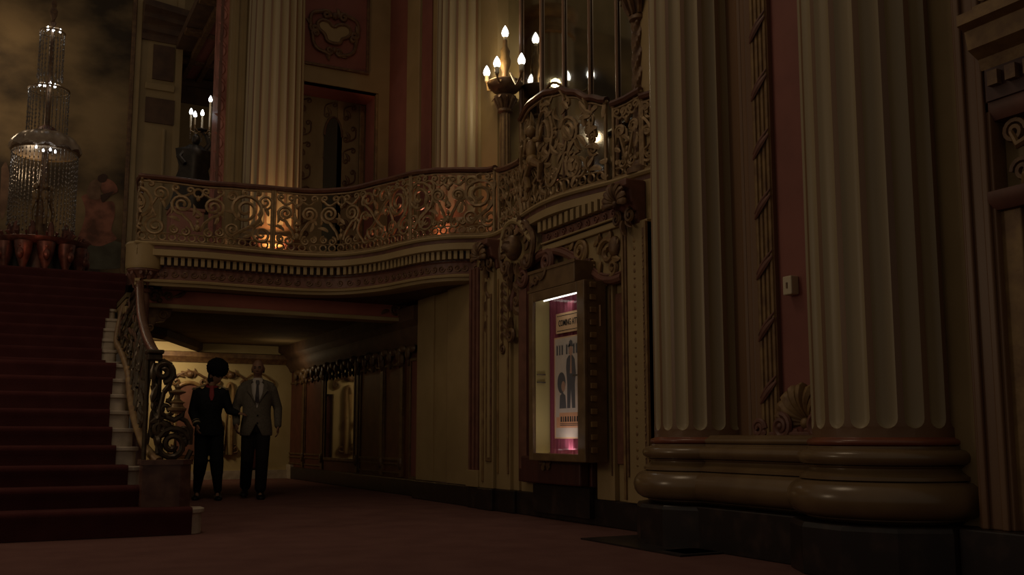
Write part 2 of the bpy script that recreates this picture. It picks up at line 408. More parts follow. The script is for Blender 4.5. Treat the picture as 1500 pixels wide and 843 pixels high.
# ornate framed mirror on the end wall
def wall_mirror_end(x0, x1, label, gm='rosemarble'):
    a, b = atY(x0, 600, YE).x, atY(x1, 600, YE).x; cxm = (a + b) / 2
    t = thing('wall_panel', (cxm, YE, .4), label, 'wall panel')
    poly = [(a + .07, .45), (b - .07, .45), (b - .07, 1.62)] + [(cxm + (b - a - .14) / 2 * cos(q), 1.62 + .16 * sin(q)) for q in [PI * i / 10 for i in range(1, 10)]] + [(a + .07, 1.62)]
    mb = MB(); mb.prism(poly, lambda u, v, w: (u, YE - w, v), .002, .02); mb.build('field', M[gm], t, smooth=False)
    mb = MB(); mb.tube([(u, YE - .03, v) for u, v in poly], .035, 8, closed=True); mb.build('frame', M['gold'], t)
    P = Panel(lambda u, v, w: (u, YE - .03 - w, v))
    P.line(cscroll(cxm - .24, 1.80, .09, cxm + .24, 1.80, .09, 1, .4), .024); P.blob(cxm, 1.94, .07)
    for q in (-.9, -.4, .1, .6): P.leaf(cxm + q * .1, 1.88, PI / 2 - q, .17, .032)
    for sx in (-1, 1): P.line([(cxm + sx * (b - a) * .5 + sx * u, v) for u, v in spiral(0, .55, .09, PI / 2, 1.3)], .018); P.leaf(cxm + sx * (b - a) * .46, .95, PI / 2, .25, .03)
    P.mb.build('crest', M['gold_dark'], t)
wall_mirror_end(252, 300, 'arched rose panel in an ornate gilt frame on the cream end wall, beside the woman', 'redbrown')
wall_mirror_end(326, 346, 'narrow gilt framed panel on the end wall between the two people', 'cream_pale')

# beam across the mouth of the passage
t = thing('passage_beam', (3.2, 12.52, 2.36), 'long dark red beam with cream edges under the balcony, spanning the passage mouth', 'beam')
mb = MB(); mb.box(1.42, XC + .15, 12.48, 12.72, 2.41, 2.60); mb.build('panel', M['beamred'], t, smooth=False)
mb = MB(); mb.box(1.42, XC + .15, 12.44, 12.74, 2.355, 2.41); mb.box(1.42, XC + .15, 12.45, 12.74, 2.60, 2.64); mb.build('edge_moulding', M['cream_pale'], t, smooth=False, bevel=.012)
P = Panel(lambda u, v, w: (u, 12.47 - w, v))
for c in (1.62, 4.75):
    P.line(spiral(c - .04, 2.50, .08, 0, 1.6), .02); P.line(spiral(c + .12, 2.50, .06, PI, -1.4), .016); P.leaf(c + .18, 2.50, .1, .2, .03); P.leaf(c - .14, 2.50, PI, .12, .03); P.blob(c + .02, 2.55, .035); P.blob(c + .02, 2.45, .035)
P.mb.build('scroll_ornament', M['gold_dark'], t)
# bracket under the beam's left end + the cream pilaster carrying it
mb = MB(); mb.box(1.28, 1.47, 12.52, 12.74, 0, 2.36); mb.box(1.25, 1.50, 12.49, 12.74, 2.28, 2.36); struct('trim_9', mb, M['cream'], smooth=False, bevel=.01)
t = thing('beam_bracket', (1.5, 12.62, 2.1), 'dark curved bracket under the left end of the red beam', 'bracket')
prof = [(1.47, 2.36), (1.80, 2.36), (1.79, 2.27), (1.72, 2.20), (1.62, 2.19), (1.58, 2.10), (1.53, 2.02), (1.47, 2.0)]
mb = MB(); mb.prism(prof, lambda u, v, w: (u, 12.54 + w, v), 0, .16); mb.build('body', M['gold_dark'], t, smooth=False, bevel=.01)
P = Panel(lambda u, v, w: (u, 12.54 - w, v)); P.line(spiral(1.70, 2.28, .06, 0, 1.5), .014); P.line(spiral(1.55, 2.12, .05, PI, 1.4), .012); P.mb.build('scroll', M['gold'], t)

# ================================================================== FLUTED COLUMNS
def fluted_shaft(mb, c, R, z0, z1, n=18, rtop=None, a0=0.0):
    rtop = rtop or R; c = Vector(c)
    wf = 2 * PI / n * .76 / 2                     # half-angle of one flute
    K = 6
    hw = wf * R
    zs = [z0, z0 + .05] + [z0 + .05 + hw * (1 - cos(q)) * 1.0 for q in (.35, .75, 1.15, PI / 2)] + [z0 + .05 + hw + (z1 - z0 - .05 - hw) * t for t in (.02, .15, .3, .5, .7, .85, 1.0)]
    rows = []
    for z in zs:
        t = (z - z0) / (z1 - z0); Rz = R + (rtop - R) * t * t
        e = z - (z0 + .05)
        if e <= 0: fr = 0.0
        elif e >= hw: fr = 1.0
        else: fr = math.sqrt(max(0, 1 - (1 - e / hw) ** 2))
        row = []
        for i in range(n):
            ac = a0 + 2 * PI * i / n
            ed = PI / n
            offs = [-ed] + [-wf * max(fr, .02) + 2 * wf * max(fr, .02) * k / K for k in range(K + 1)]
            for j, o in enumerate(offs):
                r = Rz
                if j > 0:
                    u = -1 + 2 * (j - 1) / K
                    r = Rz - .42 * hw * math.sqrt(max(0, 1 - u * u)) * fr
                row.append((c.x + r * cos(ac + o), c.y + r * sin(ac + o), z))
        rows.append(row)
    N = len(rows[0]); per = K + 2
    vs = [v for r in rows for v in r]; o0 = len(mb.v); mb.v += vs
    for i in range(len(rows) - 1):
        for k in range(N):
            k2 = (k + 1) % N; j = k % per
            mb.f.append((o0 + i * N + k, o0 + i * N + k2, o0 + (i + 1) * N + k2, o0 + (i + 1) * N + k))
            mb.m.append(0 if (1 <= j <= K and zs[i + 1] > z0 + .051) else 1)
    return mb

def column_base_prof(R, k=1.0):
    # (r, z, material): red ring, upper torus, scotia, lower torus
    p = []
    def tor(rc, zc, rr, mi, a=-PI / 2, b=PI / 2, n=8):
        for i in range(n + 1):
            q = a + (b - a) * i / n; p.append((rc + rr[0] * cos(q), zc + rr[1] * sin(q), mi))
    p.append((R + .02, .30, 0)); p.append((R + .06, .325, 0))
    tor(R + .06, .435, (.105, .105), 0)
    p.append((R + .085, .545, 0)); p.append((R + .085, .565, 0))
    for i in range(5):
        q = PI / 2 * i / 4; p.append((R + .075 - .045 * sin(q), .57 + .04 * i / 4 , 0))
    p.append((R + .055, .625, 0))
    tor(R + .04, .672, (.055, .045), 0, n=6)
    p.append((R + .03, .722, 0)); p.append((R + .03, .735, 1))
    tor(R + .005, .757, (.03, .022), 1, n=5)
    p.append((R, .785, 1)); p.append((R - .02, .80, 1))
    return p

def big_column(x, y, R, label, a0=0.0, ztop=7.2):
    t = thing('fluted_column', (x, y, 0), label, 'column', 'great columns in the right wall')
    mb = MB(); fluted_shaft(mb, (x, y, 0), R, .785, ztop, 18, R * .93, a0); mb.build('shaft', [M['flute'], M['fillet']], t, ang=28)
    p = column_base_prof(R); mb = MB(); mb.lathe([(r, z) for r, z, _ in p], (x, y, 0), 64, mis=[m for _, _, m in p[:-1]] + [0]); mb.build('base', [M['base'], M['base_ring']], t, ang=50)
    mb = MB(); mb.lathe([(R + .15, 0), (R + .15, .27), (R + .135, .30), (R + .06, .30)], (x, y, 0), 12, a0=PI / 12, a1=2 * PI + PI / 12); mb.build('plinth', M['marble'], t, smooth=False, bevel=.008)
    mb = MB(); mb.lathe([(R * .93, ztop - .02), (R * .96, ztop + .02), (R * .95, ztop + .1), (R * 1.05, ztop + .3), (R * 1.25, ztop + .55), (R * 1.3, ztop + .62)], (x, y, 0), 32); mb.build('capital', M['gold'], t)
    return t
big_column(4.76, 5.93, .385, 'great fluted column just right of the lit display case', .1)
big_column(4.72, 4.18, .425, 'largest fluted column, right of the red strip with the small white box', .05)

# pedestal course that links the two column bases
def linear_base(X, y0, y1, name):
    R = 0; p = [(r + .1, z) for r, z, _ in column_base_prof(0)] + [(-.3, .8), (-.3, .30)]
    mb = MB(); mb.sweep([(X, y1), (X, y0)], p); return mb
mb = linear_base(4.62, 4.55, 5.6, ''); struct('trim_10', mb, M['base'], ang=50)
mb = MB(); mb.box(4.38, 4.85, 4.6, 5.6, 0, .30); struct('baseboard_columns', mb, M['marble'], smooth=False, bevel=.008)
mb = MB(); mb.box(4.10, 5.0, 5.35, 5.6, 0, .012); mb.box(4.02, 5.0, 5.3, 6.55, 0, .012); struct('trim_11', mb, M['marble'], smooth=False)

# pier strip with ribbon-wound reeds between column and red wall
ya, yb = wy(1128, 4.72, 300), wy(1106, 4.72, 300)
mb = MB(); mb.box(4.735, XW, ya - .012, yb + .12, .8, 7.2)
mb.box(4.76, XW, yb, 5.8, .8, 7.2); mb.tube([(4.76, yb + .07, .8), (4.76, yb + .07, 7.2)], .03, 8); mb.tube([(4.76, yb + .15, .8), (4.76, yb + .15, 7.2)], .03, 8)
struct('trim_12', mb, M['fillet'], smooth=True)
t = thing('reeded_strip', (4.72, (ya + yb) / 2, .8), 'narrow reeded gold strip wound with ribbon, left of the red wall strip', 'wall trim')
mb = MB()
for i in range(4): y = ya + .012 + i * (yb - ya - .024) / 3; mb.tube([(4.735, y, .8), (4.735, y, 4.0), (4.735, y, 7.2)], .018, 8)
mb.build('reeds', M['gold'], t)
for i in range(11):
    z = 1.02 + i * .44
    rb = []
    for q in range(7):
        s = q / 6; rb.append((4.718 - .012 * sin(PI * s), yb + .005 - (yb - ya + .01) * s, z + .15 * s))
    mb = MB(); mb.tube(rb, [.010, .020, .026, .028, .026, .020, .010], 6, flat=.5); mb.tube([(p[0], p[1], p[2] + .04) for p in rb], [.006, .010, .013, .014, .013, .010, .006], 6, flat=.5)
    mb.build('ribbon', M['redbrown'], t)
# shell ornament
def shell(parent, fn, cu, cv, R, m, name='shell', lobes=9, a0=-.25, a1=PI + .25, dome=.06):
    mb = MB()
    for i in range(lobes):
        a = a0 + (a1 - a0) * (i + .5) / lobes; pts = []; rr = []
        for k in range(9):
            q = k / 8; r = R * (.12 + .88 * q)
            pts.append(fn(cu + r * cos(a), cv + r * sin(a), .01 + dome * sin(PI * q * .85))); rr.append(R * (.035 + .20 * q) * (1 if k < 8 else .55))
        mb.tube(pts, rr, 7, flat=.75)
    mb.ell(fn(cu, cv, .03), (R * .16,) * 3, 10, 8)
    return mb.build(name, m, parent)
cs = atX(1168, 628, 4.55)
t = thing('shell_ornament', (4.6, cs.y, .8), 'cream plaster scallop shell between two dark scrolls, on the base course between the columns', 'ornament')
fnS = lambda u, v, w: (4.66 - w, -u, v)
shell(t, fnS, -cs.y, .875, .25, M['gold'], lobes=11)
for sx in (-1, 1):
    P = Panel(fnS); P.line(spiral(-cs.y + sx * .165, .855, .085, PI / 2, sx * 1.7), .022, 7, w=.09); P.leaf(-cs.y + sx * .03, .83, PI / 2 - sx * 1.9, .12, .03, .08); P.blob(-cs.y + sx * .165, .855, .026, w=.10); P.mb.build('scroll', M['redbrown'], t)
mb = MB(); mb.box(4.56, XW, cs.y - .28, cs.y + .28, .795, .82); mb.build('foot', M['redbrown'], t, smooth=False, bevel=.006)
P = Panel(fnS); P.line(spiral(-cs.y - .37, .845, .06, 0, 1.6), .018, 7, w=.1); P.leaf(-cs.y - .3, .82, PI, .1, .03, .1); P.mb.build('leaf', M['redbrown'], t)
# small white box on the red strip
a = atX(1157, 407, 4.77); b = atX(1171, 432, 4.77)
t = thing('wall_box', (4.77, (a.y + b.y) / 2, b.z), 'small white box fixed to the red wall between the two great columns', 'wall box')
mb = MB(); mb.box(4.70, 4.77, b.y, a.y, b.z, a.z); mb.build('cover', M['white'], t, smooth=False, bevel=.008, seg=3)
mb = MB(); mb.box(4.695, 4.70, (a.y + b.y) / 2 - .006, (a.y + b.y) / 2 + .006, b.z + .045, b.z + .085); mb.build('switch', M['gold_dark'], t, smooth=False)

# ================================================================== DISPLAY CASE BAY (wall between the great column and the passage)
def pilaster_strips(name, spec):
    mb = MB()
    for (y0, y1, z0, z1, w, mi) in spec: WB(mb, y0, y1, z0, z1, 0, w, mi)
    return struct(name, mb, [M['cream'], M['redbrown'], M['gold_dark'], M['gold']], smooth=False, bevel=.006)
# right pilaster with bead drop
pilaster_strips('trim_13', [(6.60, 6.97, .235, 2.62, .07, 0), (6.60, 6.625, .26, 2.6, .09, 3), (6.63, 6.66, .45, 2.55, .085, 2), (6.90, 6.93, .45, 2.55, .085, 2), (6.94, 6.97, .26, 2.6, .09, 3), (6.72, 6.86, .5, 2.5, .055, 2)])
mb = MB()
for i in range(30): z = .55 + i * .066; mb.ell((XW - .065, 6.79, z), (.012, .02, .024 if i % 3 else .012), 8, 6); 
for i in range(30): z = .55 + i * .066; mb.ell((XW - .086, 6.645, z), (.008, .009, .014), 6, 5)
struct('trim_14', mb, M['gold'])
# inner strips right of the case
pilaster_strips('trim_15', [(6.97, 7.03, .235, 2.6, .03, 0), (7.03, 7.17, .55, 2.05, .022, 1), (7.17, 7.45, .235, 2.35, .05, 0), (7.19, 7.21, .45, 2.1, .06, 2)])
# left pilasters
pilaster_strips('trim_16', [(8.98, 9.10, .235, 2.6, .03, 0), (9.10, 9.42, .235, 2.62, .07, 0), (9.12, 9.15, .4, 2.5, .085, 3), (9.36, 9.39, .4, 2.5, .085, 3), (9.19, 9.31, .45, 2.45, .055, 2),
    (9.44, 9.78, .235, 2.7, .10, 0), (9.47, 9.60, .52, 2.35, .115, 2), (9.49, 9.55, .56, 2.3, .12, 0), (9.66, 9.70, .3, 2.6, .115, 3),
    (9.78, 10.09, .235, 2.7, .09, 1), (9.80, 9.84, .25, 2.7, .115, 1), (9.9, 9.94, .25, 2.7, .115, 1), (10.0, 10.04, .25, 2.7, .115, 1), (9.78, 10.09, .235, .42, .12, 0)])
# leaf and husk drops on the left pilaster
P = Panel(W)
for i in range(7):
    z = 2.45 - i * .09
    P.leaf(-9.25, z, -PI / 2 - .5, .12, .025, .08); P.leaf(-9.25, z, -PI / 2 + .5, .12, .025, .08)
for i in range(5): P.leaf(-9.6, 2.5 - i * .11, -PI / 2 + (.4 if i % 2 else -.4), .14, .03, .11)
P.line(spiral(-9.25, 1.72, .06, PI / 2, 1.5), .014, w=.08)
struct('trim_17', P.mb, M['gold_dark'])

def bracket(label, y, z0, z1, w=.2, hw=.15):
    t = thing('shell_bracket', (XW - .1, y, z0), label, 'bracket')
    prof = [(0, z1), (w + .04, z1), (w + .04, z1 - .06), (w, z1 - .1), (w * .9, z1 - .2), (w * .55, z0 + .1), (.09, z0 + .05), (.08, z0), (0, z0)]
    mb = MB(); mb.prism(prof, lambda u, v, q: (XW - u, y - hw + q, v), 0, 2 * hw); mb.build('body', M['redbrown'], t, smooth=False, bevel=.015)
    fn = lambda u, v, q: (XW - w - .02 - q * 1.0, -u, v)
    shell(t, fn, -y, z1 - .2, .17, M['gold_dark'], lobes=9, dome=.05)
    P = Panel(fn)
    for sx in (-1, 1): P.line(spiral(-y + sx * .10, z0 + .07, .065, PI / 2, sx * 1.5), .017, w=-.05); P.leaf(-y + sx * .03, z0 + .05, -PI / 2 + sx * .3, .13, .03, -.06)
    P.leaf(-y, z0 + .04, -PI / 2 - .2, .16, .04, -.05)
    P.mb.build('scroll', M['gold_dark'], t)
bracket('shell topped bracket under the balcony beside the great column', 6.85, 2.60, 2.98, .17, .15)
bracket('carved bracket under the balcony at the passage corner, left of the case', 9.55, 2.62, 2.95, .17, .16)

# spandrel panel over the case: arched moulding and carved scrolls
zt = 2.64
arch = [(-9.05, 2.12), (-8.98, 2.3), (-8.75, 2.50), (-8.45, 2.60), (-8.16, 2.60), (-7.95, 2.545), (-7.72, 2.44), (-7.5, 2.31), (-7.3, 2.20), (-7.12, 2.165), (-6.97, 2.17)]
ar = [(p.x, p.y) for p in smooth_path([(u, v, 0) for u, v in arch], 4)]
mb = MB(); poly = ar + [(-6.97, zt), (-9.05, zt)]; mb.prism(poly, W, 0, .06); struct('wall_spandrel', mb, M['cream'], smooth=False)
t = thing('arch_moulding', (XW - .1, 8, 2.1), 'red brown curved moulding sweeping over the display case', 'moulding')
mb = MB(); mb.tube([W(u, v, .07) for u, v in ar], .042, 8); mb.tube([W(u, v + .045, .075) for u, v in ar], .016, 6); mb.build('roll', M['redbrown'], t)
P = Panel(W); P.line(spiral(-8.23, 2.50, .11, PI / 2, -1.8), .03, 7, w=.11); P.line(spiral(-8.72, 2.42, .11, PI / 2, 1.8), .03, 7, w=.11); P.mb.build('volute', M['redbrown'], t)
t = thing('spandrel_carving', (XW - .08, 7.4, 2.2), 'carved cream scrollwork in the spandrel right above the display case', 'carving')
P = Panel(W)
P.line(spiral(-7.66, 2.515, .115, -PI / 2, 1.9), .03, 7, w=.07); P.line(spiral(-7.2, 2.43, .14, PI, -1.3), .03, 7, w=.07)
P.line(cscroll(-7.48, 2.35, .05, -7.12, 2.28, .07, -1, .7), .024, 6, w=.07)
P.line([(-7.98, 2.58), (-7.9, 2.60), (-7.8, 2.6)], .018, w=.07)
for u, v, a, L in ((-7.55, 2.42, -1.0, .17), (-7.42, 2.52, .3, .16), (-7.32, 2.52, 1.2, .1), (-7.3, 2.36, -2.2, .14), (-7.16, 2.52, 1.0, .1), (-7.09, 2.46, .2, .1), (-7.12, 2.38, -.8, .14), (-7.86, 2.56, .2, .12)): P.leaf(u, v, a, L, .035, .08)
P.mb.build('scrollwork', M['gold'], t)
mb = MB(); mb.ell(W(-7.09, 2.46, .07), (.05, .075, .10), 12, 8); mb.build('medallion', M['gold_dark'], t)
# entablature of the bay: frieze with scroll rings, fillets and dentils
mb = MB(); WB(mb, 6.98, 8.35, 2.62, 2.68, 0, .10); WB(mb, 6.98, 8.35, 2.69, 2.71, 0, .12); struct('trim_18', mb, M['cream'], smooth=False, bevel=.008)
mb = MB(); WB(mb, 6.98, 8.38, 2.71, 2.80, 0, .08); P = Panel(W)
for i in range(9): P.line(spiral(-7.08 - i * .145, 2.755, .04, (i % 2) * PI, 1.4), .010, 5, w=.085)
mb.add(P.mb.v, P.mb.f); struct('trim_19', mb, M['redbrown'])
mb = MB(); WB(mb, 6.98, 8.45, 2.80, 2.96, 0, .05, 1)
for i in range(13): y = 7.05 + i * .105; WB(mb, y, y + .06, 2.815, 2.925, .05, .14, 0)
struct('trim_20', mb, [M['cream'], M['wood']], smooth=False, bevel=.004)
# mask cartouche under the bowed balcony edge
t = thing('mask_cartouche', (4.6, 8.85, 2.5), 'carved grotesque mask cartouche beneath the bowed balcony edge, above left of the display case', 'carving')
mb = MB()
def maskfn(p, d):
    q = Vector(p)
    if d.x < -.2:
        q.x -= .05 * math.exp(-((d.y / .18) ** 2 + ((d.z + .05) / .28) ** 2))
        for e in (-.36, .36): q.x += .035 * math.exp(-(((d.y - e) / .17) ** 2 + ((d.z - .2) / .13) ** 2))
        q.x += .03 * math.exp(-((d.y / .25) ** 2 + ((d.z + .45) / .09) ** 2))
        q.x -= .02 * math.exp(-((d.y / .5) ** 2 + ((d.z - .42) / .1) ** 2))
    q.y *= 1 - .25 * max(0, -d.z); return q
mb.ell((4.62, 8.82, 2.74), (.095, .095, .135), 28, 22, fn=maskfn); mb.build('mask', M['gold_dark'], t)
P = Panel(lambda u, v, w: (4.66 - w, -u, v))
for sx in (-1, 1):
    P.line(cscroll(-8.82 + sx * .17, 2.92, .07, -8.82 + sx * .24, 2.58, .08, sx, .5), .03, 7); P.leaf(-8.82 + sx * .1, 2.60, -PI / 2 + sx * .5, .2, .045); P.leaf(-8.82 + sx * .05, 2.95, PI / 2 - sx * .5, .14, .04)
    for k in range(3): P.leaf(-8.82 + sx * (.16 + .03 * k), 2.84 - .08 * k, sx * .4 + (PI if sx < 0 else 0), .13, .035, .02)
    P.leaf(-8.82 + sx * .03, 2.58, -PI / 2 - sx * .2, .22, .04)
P.mb.build('scroll', M['gold_dark'], t)
P = Panel(W)
for i in range(5): P.leaf(-9.02 + (i % 2) * .06, 2.52 - i * .12, -PI / 2 + (.5 if i % 2 else -.5), .2, .05, .1)
P.line(spiral(-9.02, 1.86, .09, PI / 2, 1.6), .025, 6, w=.1); P.line(cscroll(-9.12, 2.5, .07, -8.9, 2.2, .06, 1, .6), .022, 6, w=.1)
P.mb.build('leaf_drop', M['gold_dark'], t)
# inner arch hood above the cartouche
mb = MB()
hood = [(9.12, 2.74), (9.13, 2.88), (9.06, 3.0), (8.92, 3.04), (8.78, 3.01), (8.66, 2.93), (8.56, 2.82), (8.47, 2.76)]
mb.tube([(4.66, y, z) for y, z in [(p.x, p.y) for p in smooth_path([(a, b, 0) for a, b in hood], 4)]], .034, 8); struct('trim_21', mb, M['cream'])

# wooden back board of the case
t = thing('case_backboard', (XW - .03, 8.1, .32), 'dark mahogany board on the wall behind and below the display case', 'wall board')
mb = MB(); WB(mb, 7.46, 8.86, .34, 2.42, .0, .10); mb.build('board', M['wood'], t, smooth=False, bevel=.01)
mb = MB(); WB(mb, 7.50, 8.62, .345, .60, .10, .20); mb.build('apron', M['wood'], t, smooth=False, bevel=.015)
mb = MB(); WB(mb, 8.66, 8.82, .47, 2.3, .10, .112); mb.build('edge_strip', M['redbrown'], t, smooth=False)
P = Panel(lambda u, v, w: (4.59 - w, -u, v))
for sx in (-1, 1): P.leaf(-8.1, .535, PI / 2 - sx * 1.1, .13, .03); P.leaf(-8.1, .54, PI / 2 - sx * 1.9, .10, .028); P.line(spiral(-8.1 + sx * .05, .50, .03, 0, sx * 1.3), .010)
P.blob(-8.1, .535, .03); P.mb.build('leaf_ornament', M['casewood'], t)
mb = MB(); WB(mb, 7.5, 8.55, .06, .33, .05, .10); mb.build('vent_panel', M['marble'], t, smooth=False)

# the lit display case
XF = 4.50; y0, y1, z0, z1 = 7.22, 8.24, .565, 2.17; oy0, oy1, oz0, oz1 = 7.345, 8.155, .636, 2.08
t = thing('display_case', (4.6, 7.73, .565), 'lit glass fronted display case with gilt frame, pink red curtain and film poster inside', 'display case')
mb = MB()
mb.box(XF - .015, XF + .02, y0, oy0, z0, z1); mb.box(XF - .015, XF + .02, oy1, y1, z0, z1); mb.box(XF - .015, XF + .02, oy0, oy1, z0, oz0); mb.box(XF - .015, XF + .02, oy0, oy1, oz1, z1)
mb.build('front_frame', M['casewood'], t, smooth=False, bevel=.008)
mb = MB(); mb.box(XF + .02, 4.72, y0 + .01, y0 + .03, z0, z1); mb.box(XF + .02, 4.72, y1 - .03, y1 - .01, z0, z1); mb.box(XF + .02, 4.72, y0 + .03, y1 - .03, z0, z0 + .03); mb.box(XF + .02, 4.72, y0 + .03, y1 - .03, z1 - .03, z1); mb.box(4.69, 4.70, y0 + .03, y1 - .03, z0 + .03, z1 - .03)
mb.build('cabinet', M['casewood'], t, smooth=False)
mb = MB(); mb.box(XF + .02, 4.685, oy1 + .005, oy1 + .015, oz0 - .03, oz1 + .04); mb.box(XF + .02, 4.685, oy0 - .05, oy1 + .005, oz0 - .035, oz0 - .025); mb.box(XF + .02, 4.685, oy0 - .05, oy0 - .04, oz0 - .02, oz1 + .04); mb.build('lining', M['casecream'], t, smooth=False)
# near side of the frame carved with a row of blocks
mb = MB()
for i in range(14): z = z0 + .08 + i * .112; mb.box(XF + .045, XF + .11, y0 - .012, y0 + .012, z, z + .05)
mb.build('bead_moulding', M['gold'], t, smooth=False, bevel=.006)
# pleated curtain
mb = MB(); n = 90; vs = []
for i in range(n + 1):
    y = oy1 - (oy1 - oy0 + .05) * i / n; x = 4.672 + .010 * sin(i * .95) + .005 * sin(i * 2.3)
    for z in (oz0 - .02, 1.0, 1.6, oz1 + .03): vs.append((x, y, z))
mb.add(vs, [(i * 4 + k, (i + 1) * 4 + k, (i + 1) * 4 + k + 1, i * 4 + k + 1) for i in range(n) for k in range(3)]); mb.build('curtain', M['curtain'], t)
def sheet(mb, X, ya, yb, za, zb, mi=0): return mb.box(X - .004, X, ya, yb, za, zb, mi)
XP = 4.652
# heading card
s0 = atX(815, 475, XP).y; zc1, zc0 = atX(815, 461, XP).z, atX(815, 490, XP).z
sg = sheet(MB(), XP, s0 - .78, s0, zc0, zc1).build('heading_card', M['sign'], t, smooth=False)
mb = MB()
for z in (zc0 + .02, zc1 - .028): mb.box(XP - .006, XP - .004, s0 - .76, s0 - .02, z, z + .006)
mb.build('card_rule', M['ink'], sg, smooth=False)
def text_mesh(txt, size, origin, parent, m, name, width=None, bold=.0):
    cu = bpy.data.curves.new('lettering', 'FONT'); cu.body = txt; cu.size = size; cu.extrude = .0015; cu.offset = bold
    tmp = bpy.data.objects.new('lettering', cu); COL.objects.link(tmp)
    dg = bpy.context.evaluated_depsgraph_get(); me = bpy.data.meshes.new_from_object(tmp.evaluated_get(dg))
    bpy.data.objects.remove(tmp); bpy.data.curves.remove(cu)
    xs = [v.co.x for v in me.vertices]; k = (width / (max(xs) - min(xs))) if width else 1
    off = Vector((0, 0, 0)); r = parent
    while r is not None: off = off + r.location; r = r.parent
    for v in me.vertices: v.co = Vector((origin[0] - .004 - v.co.z * .3, origin[1] - (v.co.x - min(xs)) * k, origin[2] + v.co.y)) - off
    me.materials.clear(); me.materials.append(m)
    o = bpy.data.objects.new(name, me); COL.objects.link(o); o.parent = parent; return o
text_mesh('COMING ATTRACTION', .082, (XP - .004, s0 - .055, (zc0 + zc1) / 2 - .028), sg, M['ink'], 'lettering', .60, .0012)
# poster with generic figures
p0 = atX(813, 560, XP).y; pz1, pz0 = atX(813, 496, XP).z, atX(813, 643, XP).z
po = thing('film_poster', (XP, p0 - .35, pz0), 'large grey poster with dark suited figure and orange lower band, hung in the lit case', 'poster')
sheet(MB(), XP, p0 - .70, p0, pz0, pz1).build('sheet', M['poster'], po, smooth=False)
mb = MB()
for (a, b, c, d) in ((0, .70, 0, .012), (0, .70, pz1 - pz0 - .012, pz1 - pz0), (0, .012, .012, pz1 - pz0 - .012), (.688, .70, .012, pz1 - pz0 - .012)): mb.box(XP - .006, XP - .004, p0 - b, p0 - a, pz0 + c, pz0 + d)
mb.build('border', M['sign'], po, smooth=False)
PH = pz1 - pz0
fp = lambda u, v, w: (XP - .0045 - w, p0 - u, pz0 + v)
mb = MB()   # blurred heading strokes
for row, zz in ((0, PH - .17),):
    u = .04
    for wd in (.035, .03, .035, .02, .035, .03, .02, .035, .035, .03, .03):
        if wd > .02: mb.prism([(u, zz), (u + wd * .8, zz), (u + wd * .8, zz + .1), (u + wd * .4, zz + .085), (u, zz + .1)], fp, 0, .001)
        u += wd + .014
mb.build('heading', M['poster_blue'], po, smooth=False)
mb = MB()   # standing figure in dark coat and hat, and a round dark head beside it
mb.prism([(.23, .28), (.235, .50), (.215, .66), (.23, .74), (.27, .77), (.33, .77), (.37, .73), (.39, .6), (.37, .5), (.375, .28), (.32, .28), (.30, .46), (.285, .28)], fp, 0, .001)
mb.prism([(.25, .86), (.27, .865), (.275, .90), (.30, .915), (.33, .90), (.335, .865), (.355, .86), (.355, .85), (.25, .85)], fp, 0, .001)
mb.prism([(.13 + .075 * cos(q), .52 + .10 * sin(q)) for q in [2 * PI * i / 20 for i in range(20)]], fp, 0, .001)
mb.prism([(.09, .28), (.10, .40), (.15, .43), (.20, .40), (.215, .28)], fp, 0, .001)
mb.build('printed_figure', M['poster_blue'], po, smooth=False)
mb = MB(); mb.prism([(.302 + .034 * cos(q), .81 + .045 * sin(q)) for q in [2 * PI * i / 16 for i in range(16)]], fp, 0, .0012)
mb.prism([(.165 + .035 * cos(q), .485 + .05 * sin(q)) for q in [2 * PI * i / 16 for i in range(16)]], fp, .001, .0022)
mb.prism([(.285, .6), (.30, .77), (.315, .77), (.32, .6)], fp, .001, .002)
mb.build('printed_face', M['poster_skin'], po, smooth=False)
mb = MB(); mb.prism([(.03, .10), (.03, .20), (.09, .20), (.09, .24), (.66, .24), (.66, .10)], fp, 0, .001); mb.build('orange_band', M['poster_orange'], po, smooth=False)
mb = MB()
u = .11
for wd in (.03, .02, .035, .03, .03, .02, .03, .035, .03, .03): mb.prism([(u, .155), (u + wd, .155), (u + wd * .85, .205), (u + wd * .1, .205)], fp, .001, .002); u += wd + .013
for v in (.12, .135): mb.prism([(.1, v), (.6, v), (.6, v + .006), (.1, v + .006)], fp, .001, .002)
mb.build('band_print', M['ink'], po, smooth=False)
# lamps, glass shelf strips and pane
mb = MB(); mb.tube([(4.60, oy0 + .0, oz1 + .015), (4.60, oy1 - .02, oz1 + .015)], .008, 10); mb.build('top_tube', M['tube'], t)
mb = MB(); mb.tube([(4.59, oy0 + .02, oz0 - .012), (4.59, oy1 - .03, oz0 - .012)], .008, 10); mb.build('bottom_tube', M['tube'], t)
mb = MB()
for (zz, xx) in ((1.30, 4.53), (1.375, 4.53)): mb.box(xx, xx + .09, oy1 - .012, oy1 + .004, zz, zz + .012)
mb.box(4.60, 4.608, 7.30, 7.62, 1.335, 1.352); mb.build('shelf_clip', M['crystal'], t, smooth=False)
mb = MB(); mb.box(XF, XF + .004, oy0, oy1, oz0, oz1); mb.build('pane', M['caseglass'], t, smooth=False)
